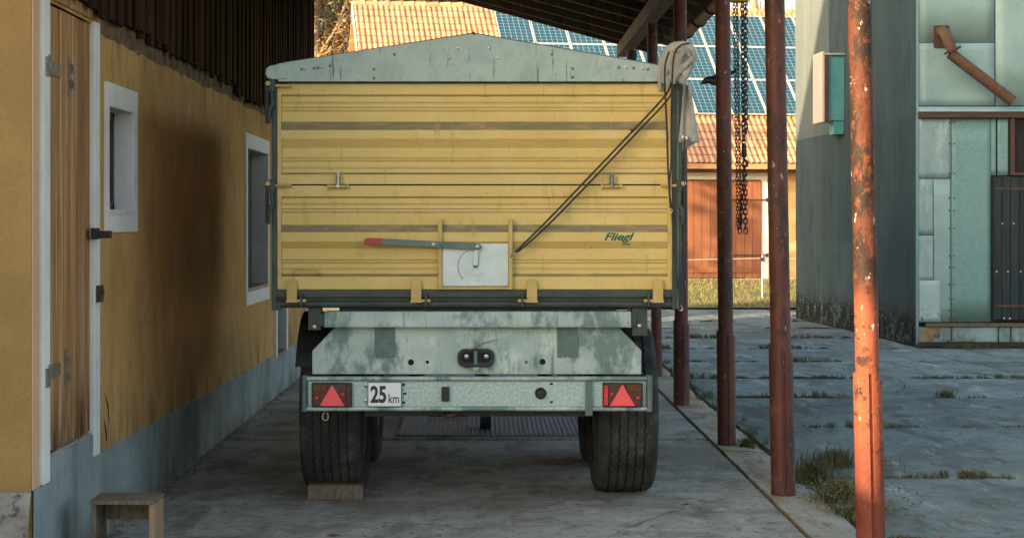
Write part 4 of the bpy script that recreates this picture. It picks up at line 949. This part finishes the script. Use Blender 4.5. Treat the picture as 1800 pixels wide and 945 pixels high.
obj('door_jamb', MB().box(sx(1800),sx(1803.5),DS-.058,DS-.052,sz(562),sz(311)), M['rust_beam'], dd)
# side wall sheets along (CX,DS)-(FX,FY)
dvec = Vector((FX-CX, FY-DS, 0)); LN = dvec.length; dn = dvec.normalized(); nn = Vector((-dn.y, dn.x, 0))
def corr(s0, s1, z0, z1, off):
    mb = MB(); pitch = .118; n = int((s1-s0)/pitch*6)
    for i in range(n+1):
        s = s0+(s1-s0)*i/n; w = .016*math.sin(2*math.pi*s/pitch)
        p = Vector((CX,DS,0)) + dn*s + nn*(.020+off+w)
        mb.v += [(p.x,p.y,z0),(p.x,p.y,z1)]
    for i in range(n): mb.f.append((2*i,2*i+1,2*i+3,2*i+2))
    o = obj('corrugated_sheet', mb, M['lit_sheet'] if (s0 > 4 and z0 > 3) else M['side_sheet'], si, smooth=False); s = o.modifiers.new('s','SOLIDIFY'); s.thickness = .003
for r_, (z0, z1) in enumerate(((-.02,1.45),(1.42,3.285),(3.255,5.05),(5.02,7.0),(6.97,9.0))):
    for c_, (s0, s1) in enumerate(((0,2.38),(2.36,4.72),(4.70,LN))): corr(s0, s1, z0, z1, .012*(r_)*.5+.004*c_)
obj('corner_trim', MB().box(CX-.03,CX+.008,DS-.026,DS-.0185,-.02,9), M['sheet_b'], si)
# hood with cream side
p0 = Vector((CX,DS,0)) + dn*3.75
hd = obj('wall_hood', MB().prism([(5.90-.36,28.2),(5.90,28.2),(5.86,28.8),(5.86-.36,28.8)], sz(0)*0+3.42, 4.50, 'z'), M['teal_box'], si, bevel=.01)
obj('hood_side', MB().prism([(5.50,28.18),(5.535,28.18),(5.50,28.82),(5.465,28.82)], 3.40, 4.56, 'z'), M['cream'], hd)
obj('hood_edge', MB().box(5.535,5.60,28.165,28.199,3.40,4.52), M['rust_beam'], hd)
obj('hood_spout', MB().box(5.70,5.86,28.22,28.6,3.20,3.4195), M['teal_box'], hd)
obj('hood_cap', MB().box(5.52,5.87,28.15,28.85,4.501,4.53), M['galv'], hd)
# rusty pipe
pp = obj('wall_plate', MB().box(sx(1640),sx(1667),DS-.045,DS-.023,sz(84),sz(45.5)), M['rust_beam'], si, bevel=.004)
pipe = obj('vent_pipe', MB().tube([(sx(1652),DS-.05,sz(58)),(sx(1652),DS-.14,sz(58)),(sx(1653),DS-.24,sz(63)),(sx(1656),DS-.30,sz(75)),(sx(1661),DS-.32,sz(88)),(sx(1666),DS-.32,sz(96))], [.074,.076,.078,.077,.075,.075], 18), M['rust_pipe'], si, smooth=True)
obj('lower_pipe', MB().tube([(sx(1660),DS-.32,sz(98)),(sx(1768),DS-.32,sz(181))], .080, 18), M['rust_pipe'], pipe, smooth=True)
obj('flange', MB().tube([(sx(1663.2),DS-.32,sz(91)),(sx(1664.8),DS-.32,sz(94.5))], .125, 20), M['rust_steel'], pipe, smooth=True)

# ------------------------------------------------------------------ tiled barn with solar panels
bo = Vector((5.37, 46.0, .25))
ba = thing('tiled_barn', 'sunlit apricot barn with terracotta tile roof and solar panels', 'barn', tuple(bo)); ba.rotation_euler = (0,0,ANG)
def bobj(name, mb, m, parent=None, **k):
    """mb in the barn's own frame: x along the eaves, y away, z up"""
    pr = parent or ba
    o = link(name, mb.mesh(name, m, (0,0,0), k.get('smooth', False)), pr)
    return o
U0, U1 = -8.3, 9.5
AL = math.radians(40); ca, sa = math.cos(AL), math.sin(AL)
EV, EZ = -.5, 3.08        # eave line (v, z above barn base)
LT = 7.49
RV, RZ = EV+LT*ca, EZ+LT*sa
bobj('wall', MB().box(U0,U1,0,2*RV-.5,-.3,3.40), M['barn_wall'])
bobj('gable_wall', MB().prism([(0.02,3.402),(RV,RZ-.16),(2*RV-.52,3.402)], U0+.002, U0+.3, 'x'), M['barn_wall'])
bobj('roof', MB().prism([(EV,EZ-.02),(RV,RZ-.02),(2*RV-EV,EZ-.02),(2*RV-EV,EZ-.14),(RV,RZ-.15),(EV,EZ-.14)], U0-.35, U1+.35, 'x'), M['tile'])
bobj('eaves_board', MB().box(U0-.3,U1+.3,EV+.02,EV+.05,EZ-.24,EZ-.142), M['dark_wood'])
bobj('verge_board', MB().prism([(EV,EZ-.16),(EV,EZ+.05),(RV,RZ+.06),(RV,RZ-.18)], U0-.385, U0-.353, 'x'), M['cream'])
TP, TL = .155, .34
prof = []
for k in range(9):
    u = k/8; prof.append((u*TP, .030*math.sin(math.pi*min(1,u/.72))**.8 if u < .72 else .0))
def tile_verts():
    mb = MB()
    for (s, lift) in ((0,.034),(TL+.03,.0)):
        for (u, h) in prof: mb.v.append((u, s*ca - (h+lift)*sa, s*sa + (h+lift)*ca))
    for (u, h) in prof: mb.v.append((u, -(h+lift)*sa, (h+lift)*ca))   # placeholder, replaced below
    n = len(prof); mb.v = mb.v[:2*n]
    for (u, h) in prof: mb.v.append((u, -(h+.034-.016)*sa, (h+.034-.016)*ca))
    for i in range(n-1):
        mb.f.append((i,i+1,n+i+1,n+i)); mb.f.append((2*n+i,2*n+i+1,i+1,i))
    return mb
TB = tile_verts(); TM = TB.mesh('roof_tile', M['tile'], smooth=True)
ncol = int((U1-U0+.6)/TP); nrow = int(LT/TL)
rest = MB(); cand = []
for r_ in range(nrow):
    for c_ in range(ncol):
        u = U0-.33+c_*TP; s = r_*TL
        p = Vector((u, EV+s*ca, EZ+s*sa))
        # is it one of those the photo shows? (left of the panels near the ridge, or the strip below them on the right)
        wp = bo + Matrix.Rotation(ANG,3,'Z') @ p
        px = VX + wp.x*F/wp.y; py = VY-(wp.z-CAMH)*F/wp.y
        seen = (615 < px < 872 and 10 < py < 62 + .16*max(0, 832-px)) or (1205 < px < 1400 and 208 < py < 290)
        if seen: cand.append((py > 200, p))
        else: rest.add([Vector(v)+p for v in TB.v], TB.f)
R.shuffle(cand)
for i, (low, p) in enumerate(cand):
    if i < 300:
        o = link('roof_tile', TM, ba, p)
    else: rest.add([Vector(v)+p for v in TB.v], TB.f)
stuff(bobj('roof_tiles', rest, M['tile'], smooth=True))
mb = MB()
u = U0-.36
while u < U1+.3:
    bobj('ridge_tile', MB().tube([(u,RV,RZ-.02),(u+.37,RV,RZ-.005)], [.10,.115], 10), M['tile'], smooth=True); u += .36
# panels
PW, PL = .99, 1.64
u0 = -.0
def pv_u():
    # left edge of the array where the photo shows it (px 868 near the ridge)
    best = None
    for k in range(400):
        u = -6 + k*.03; s = 7.0; p = bo + Matrix.Rotation(ANG,3,'Z') @ Vector((u, EV+s*ca, EZ+s*sa))
        px = VX + p.x*F/p.y
        if best is None or abs(px-868) < best[0]: best = (abs(px-868), u)
    return best[1]
ul = pv_u()
PM = MB().box(.028, PW-.028, .028, PL-.028, 0, .028).mesh('solar_panel', M['pv'])
FM = MB().box(0,PW,0,.028,-.002,.035).box(0,PW,PL-.028,PL,-.002,.035).box(0,.028,.028,PL-.028,-.002,.035).box(PW-.028,PW,.028,PL-.028,-.002,.035).mesh('frame', M['pv_frame'])
for r_ in range(3):
    for c_ in range(11):
        s = 2.07 + r_*1.665; u = ul + c_*1.012
        o = link('solar_panel', PM, ba, (u, EV+s*ca-.10*sa, EZ+s*sa+.10*ca)); o.rotation_euler = (AL, 0, 0)
        link('frame', FM, o)
for r_ in range(3):
    for ds in (.4, 1.25):
        s = 2.07+r_*1.665+ds
        bobj('panel_rail', MB().box(ul, ul+11.1, -.0, .04, -.09, -.04), M['pv_frame']).location = (0, EV+s*ca-.10*sa+.03, EZ+s*sa+.10*ca)
# barn door
bd = bobj('door', MB().box(-.12,2.02,-.02,-.001,.0,2.66), M['dark_wood'])
for i in range(9):
    a = -.12+i*.238
    bobj('plank', MB().box(a+.005,a+.233,-.055+R.uniform(-.006,.006),-.021,.02,2.64), M['barn_door'], bd)
bobj('rail', MB().box(-.10,2.0,-.085,-.062,.16,.30), M['barn_door'], bd)
for z in (2.12, .62): bobj('hinge', MB().box(1.1,2.16,-.075,-.063,z-.02,z+.02).box(2.14,2.2,-.12,-.06,z-.05,z+.05), M['rust_steel'], bd)
bobj('door_frame', MB().box(-.32,2.24,-.03,-.001,2.665,2.86).box(2.03,2.235,-.03,-.001,0,2.664).box(-.32,-.125,-.03,-.001,0,2.664), M['white'])
bobj('sill', MB().box(-2,5,-.25,-.002,-.2,.0), M['path'])
# fence stake and tape on the lawn
p = PX(1340, 532, 38.2)
t = thing('fence_stake', 'thin pale fence stake standing on the lawn before the barn door', 'fence stake', (p.x, 38.2, gz(38.2)+.04))
obj('rod', MB().tube([(p.x,38.2,gz(38.2)+.0),(p.x,38.2,gz(38.2)+1.0)], .012, 8), M['tape'], t)
obj('insulator', MB().box(p.x-.05,p.x+.05,38.17,38.19,gz(38.2)+.86,gz(38.2)+.95), M['black_steel'], t)
zz = gz(38.2)+.93
o = obj('fence_tape', MB().tube([(1.0,36.4,zz-.02),(2.5,37.0,zz-.05),(p.x,38.19,zz),(8.2,38.9,zz-.05),(11,39.6,zz+.02)], .006, 6), M['tape'], org=(p.x,38.19,zz))
tag(o, 'pale electric fence tape strung across in front of the barn door', 'fence tape')

# ------------------------------------------------------------------ trees
def tree(x, y, h, label, leafm, nleaf, lean=0, spread=.35, start=.25, seed=1, group='trees behind the barn', ls=.16, z0=None, nb=26):
    r = random.Random(seed)
    zb = gz(y) if z0 is None else z0
    t = thing('tree', label, 'tree', (x, y, zb), group)
    mb = MB(); tips = []
    def branch(p, d, L_, rad, lev):
        pts = [p]; rs = [rad]; q = p.copy(); n = 5
        for i in range(n):
            d = (d + Vector((r.uniform(-.16,.16), r.uniform(-.16,.16), r.uniform(-.02,.12)))).normalized()
            q = q + d*L_/n; pts.append(q.copy()); rs.append(max(.006, rad*(1-.8*(i+1)/n)))
            if lev > 0: tips.append(q.copy())
            if lev < 3 and i >= 1:
                for _ in range(1 if lev == 2 else r.choice((1,2))):
                    a = r.uniform(0, 6.28); s = r.uniform(.5, 1.0)
                    nd = (d*.9 + Vector((math.cos(a)*s, math.sin(a)*s, r.uniform(0,.5)))).normalized()
                    branch(q.copy(), nd, L_*r.uniform(.38,.6), rs[-1]*.62, lev+1)
        mb.tube(pts, rs, 6 if lev < 2 else 4, cap=False)
    pts = []; rs = []; n = 9; q = Vector((x, y, zb-.05))
    for i in range(n+1):
        pts.append(q.copy()); rs.append(.016*h*(1-.85*i/n)+.01)
        q = q + Vector((lean*h/n + r.uniform(-.1,.1), r.uniform(-.1,.1), h/n))
    mb.tube(pts, rs, 8, cap=False)
    for k in range(nb):
        f = start + (1-start)*k/nb; i = min(n-1, int(f*n)); p = pts[i].lerp(pts[i+1], f*n-i)
        a = r.uniform(0, 6.28)
        branch(p, Vector((math.cos(a), math.sin(a), r.uniform(.5,1.5))).normalized(), h*spread*(1.15-f)*r.uniform(.7,1.2), rs[i]*.5, 1)
    obj('trunk', mb, M['bark'], t, smooth=True)
    if nleaf:
        lm = MB()
        for k in range(nleaf):
            c = tips[r.randrange(len(tips))] + Vector((r.gauss(0,.16), r.gauss(0,.16), r.gauss(0,.16)))
            a = Vector((r.gauss(0,1), r.gauss(0,1), r.gauss(0,1))).normalized(); b = a.orthogonal().normalized(); s = ls*r.uniform(.5,1.2)
            lm.add([c-a*s, c+b*s*.35, c+a*s, c-b*s*.35], [(0,1,2,3)])
        obj('crown', lm, leafm, t)
    return t
tree(-6.6, 55, 12.5, 'tawny leafy tree left of the barn gable nearest the dark cladding', M['leaf'], 9000, seed=3, ls=.15)
tree(-5.3, 52.5, 12, 'tawny tree with pale stems directly left of the barn gable', M['leaf'], 7000, seed=4, ls=.13)
tree(-3.4, 62, 13.2, 'olive brown tree rising behind the left end of the tiled ridge', M['leaf'], 9000, seed=5, ls=.16)
tree(-1.5, 63, 12.6, 'brown tree behind the tiled ridge right of the gable end', M['leaf'], 8000, seed=6, ls=.16)
tree(.1, 64, 12.4, 'dark tree behind the ridge left of the lean-to roof edge', M['leaf_green'], 8000, seed=7, ls=.16)
tree(10.4, 66, 14.5, 'bare tree showing fine twigs above the ridge between the right posts', M['leaf'], 0, seed=8, spread=.3)
tree(-5.5, 60, 11, 'pale stemmed thicket tree behind the two tawny trees', M['leaf'], 9000, seed=9, start=.1, ls=.15)
tree(-6.8, 36.0, 8.6, 'leafy tree beside the lawn behind the farm building', M['leaf_green'], 420, ls=.36, seed=12, group='trees beside the lawn', spread=.40, nb=10)
tree(-8.0, 25.4, 4.6, 'unseen leafy tree added behind the farm building to shade the yard', M['leaf_green'], 6000, seed=13, group='trees beside the lawn', spread=.45)  # added out of sight, only to shade the far end of the yard

# ------------------------------------------------------------------ weeds, grass in joints, litter
def blades(mb, x, y, z, n, h, sp, r):
    for k in range(n):
        a = r.uniform(0, 6.28); d = abs(r.gauss(0, sp)); bx, by = x+math.cos(a)*d*.5, y+math.sin(a)*d*.5
        hh = h*r.uniform(.45,1.1); w = r.uniform(.002,.0045); la = r.uniform(0,6.28); lq = hh*r.uniform(.15,.7)
        ox, oy = -math.sin(la)*w, math.cos(la)*w; lx, ly = math.cos(la)*lq, math.sin(la)*lq
        mb.add([(bx-ox,by-oy,z),(bx+ox,by+oy,z),(bx+lx*.4+ox*.7,by+ly*.4+oy*.7,z+hh*.65),(bx+lx*.4-ox*.7,by+ly*.4-oy*.7,z+hh*.65),(bx+lx,by+ly,z+hh*.95)], [(0,1,2,3),(3,2,4)])
mb = MB()
for y in YJ[6:-1]:
    for k in range(260):
        x = R.uniform(2.2, 9.5); q = mnoise.noise(Vector((x*1.1, y*3, 0)))
        if q < .02: continue
        blades(mb, x, y+R.gauss(0,.03), -.045, R.randint(6,24), .03+.14*max(0,q), .05, R)
for k in range(90):
    y = R.uniform(8.2, 22); x = 2.16+R.gauss(0,.03)
    blades(mb, x, y, -.06, R.randint(6,26), R.uniform(.05,.13), .05, R)
o = stuff(obj('joint_grass', mb, M['weed'])); tag(o, 'thin weedy grass growing in the joints of the yard slabs', 'grass')
def weed(x, y, n, h, sp, label, leaves=0):
    t = thing('weed_clump', label, 'weed', (x, y, -.05), 'weeds along the slab edge')
    mb = MB(); blades(mb, x, y, -.06, n, h, sp, R); stuff(obj('grass_blades', mb, M['weed'], t))
    if leaves:
        mb = MB()
        for k in range(leaves):
            a = R.uniform(0,6.28); d = abs(R.gauss(0,sp)); hh = R.uniform(.01,h*.9); s = R.uniform(.006,.015)
            c = Vector((x+math.cos(a)*d, y+math.sin(a)*d, -.05+hh)); u = Vector((R.gauss(0,1),R.gauss(0,1),R.gauss(0,.5))).normalized(); v = u.orthogonal().normalized()
            mb.add([c-u*s, c+v*s*.5, c+u*s, c-v*s*.5], [(0,1,2,3)])
        stuff(obj('leaves', mb, M['weed'], t))
weed(2.17, 11.5, 620, .20, .17, 'tall grassy weed clump beside the second red post')
weed(2.52, 12.35, 620, .17, .34, 'grassy weed clump in the slab joint right of the second post')
weed(2.22, 10.75, 520, .17, .17, 'leafy dark weed clump just right of the second post base', 900)
weed(2.24, 10.25, 380, .11, .18, 'low leafy weeds between the second and nearest posts', 800)
weed(1.99, 13.2, 260, .15, .09, 'small grass tuft at the base of the post by the chains')
weed(4.6, 17.2, 260, .12, .12, 'lone grass tuft in a yard joint beyond the nearest post')
# dirt and litter
mb = MB()
def flake(x, y, z, s):
    a = R.uniform(0,6.28); u = Vector((math.cos(a),math.sin(a),R.uniform(-.1,.25))); v = Vector((-math.sin(a),math.cos(a),R.uniform(-.2,.4)))
    c = Vector((x,y,z+s*.25)); mb.add([c-u*s, c+v*s*.45+Vector((0,0,s*.2)), c+u*s, c-v*s*.45], [(0,1,2),(0,2,3)])
for k in range(520):
    flake(R.uniform(-2.0,1.7), R.uniform(8.9,16), .001, R.uniform(.004,.014))
for k in range(260):
    flake(R.uniform(2.3,7.5), R.uniform(9,22), -.03, R.uniform(.005,.022))
for k in range(220):
    flake(WX+.02+abs(R.gauss(0,.06)), R.uniform(8.3,19), .001, R.uniform(.006,.02))
for k in range(170):
    flake(1.75+R.gauss(0,.012), R.uniform(8.6,16), -.01, R.uniform(.005,.014))
for k in range(900):
    flake(R.uniform(-2.0,1.7), 8.9+7*R.random()**1.4, .001, R.uniform(.003,.009))
for k in range(500):
    flake(WX+.02+abs(R.gauss(0,.035)), R.uniform(8.3,19), .001, R.uniform(.005,.016))
for y in YJ[6:-1]:
    for k in range(110): flake(R.uniform(2.2,9.5), y+R.gauss(0,.06), -.032, R.uniform(.006,.02))
o = stuff(obj('fallen_litter', mb, M['leaf_dry'])); tag(o, 'dry leaf scraps and dirt crumbs scattered over the concrete', 'litter')
for (px, py, s, lb_) in ((803,873.5,.026,None),(626,877,.045,None),(1205,886,.03,None),(578,941,.04,None)):
    pass
for (px, py, s, lab) in ((625,876,.036,'curled brown leaf lying against the timber block'),(1206,887,.032,'curled pale leaf lying on the concrete right of the trailer'),(586,942,.04,'yellow brown leaf at the bottom edge below the timber block')):
    D = CAMH*F/(py-VY); p = PX(px, py, D); m_ = MB(); nl = 6
    for i in range(nl+1):
        u = -1+2*i/nl; w = .42*(1-u*u)**.5 if abs(u) < 1 else .02
        m_.v += [(p.x+u*s, p.y-w*s, .004+.35*s*w), (p.x+u*s, p.y, .004+.12*s*abs(u)), (p.x+u*s, p.y+w*s, .004+.5*s*w)]
    for i in range(nl):
        for k in range(2): a = 3*i+k; m_.f.append((a,a+1,a+4,a+3))
    o = obj('fallen_leaf', m_, M['leaf_dry'], org=(p.x,p.y,.002), smooth=True); tag(o, lab, 'leaf', 'fallen leaves on the concrete')

def crack(pts, w, z, parent):
    """a thin wandering crack lying on the concrete"""
    m_ = MB(); n = 26
    for i in range(n+1):
        f = i/n*(len(pts)-1); k = min(int(f), len(pts)-2); a, b = Vector((*pts[k],0)), Vector((*pts[k+1],0)); p = a.lerp(b, f-k)
        d = (b-a).normalized(); nrm = Vector((-d.y, d.x, 0)); p += nrm*.05*mnoise.noise(Vector((p.x*3, p.y*3, 7))) + nrm*.02*mnoise.noise(Vector((p.x*14, p.y*14, 7)))
        q = w*(.35+.65*abs(mnoise.noise(Vector((p.x*9, p.y*9, 2)))*1.6))*(1 if 0 < i < n else .1)
        m_.v += [(p.x-nrm.x*q, p.y-nrm.y*q, z), (p.x+nrm.x*q, p.y+nrm.y*q, z)]
    for i in range(n): m_.f.append((2*i,2*i+1,2*i+3,2*i+2))
    obj('crack', m_, M['soil'], parent)
crack([(-2.0,12.1),(-.9,12.0),(.3,12.15),(1.7,12.0)], .006, .003, fl)
crack([(.6,9.2),(.9,9.9),(1.3,10.4),(1.7,10.9)], .004, .003, fl)
crack([(-1.9,9.6),(-1.2,9.9),(-.2,9.7)], .004, .003, fl)
crack([(2.5,15.2),(3.6,16.0),(4.4,16.1),(5.8,16.9)], .010, -.024, soil)
crack([(3.2,10.2),(3.9,10.9),(4.4,11.6)], .007, -.024, soil)
crack([(4.2,17.6),(4.5,18.4),(4.6,19.2)], .010, -.024, soil)
crack([(3.0,20.0),(4.2,20.6),(5.7,20.5)], .012, -.024, soil)
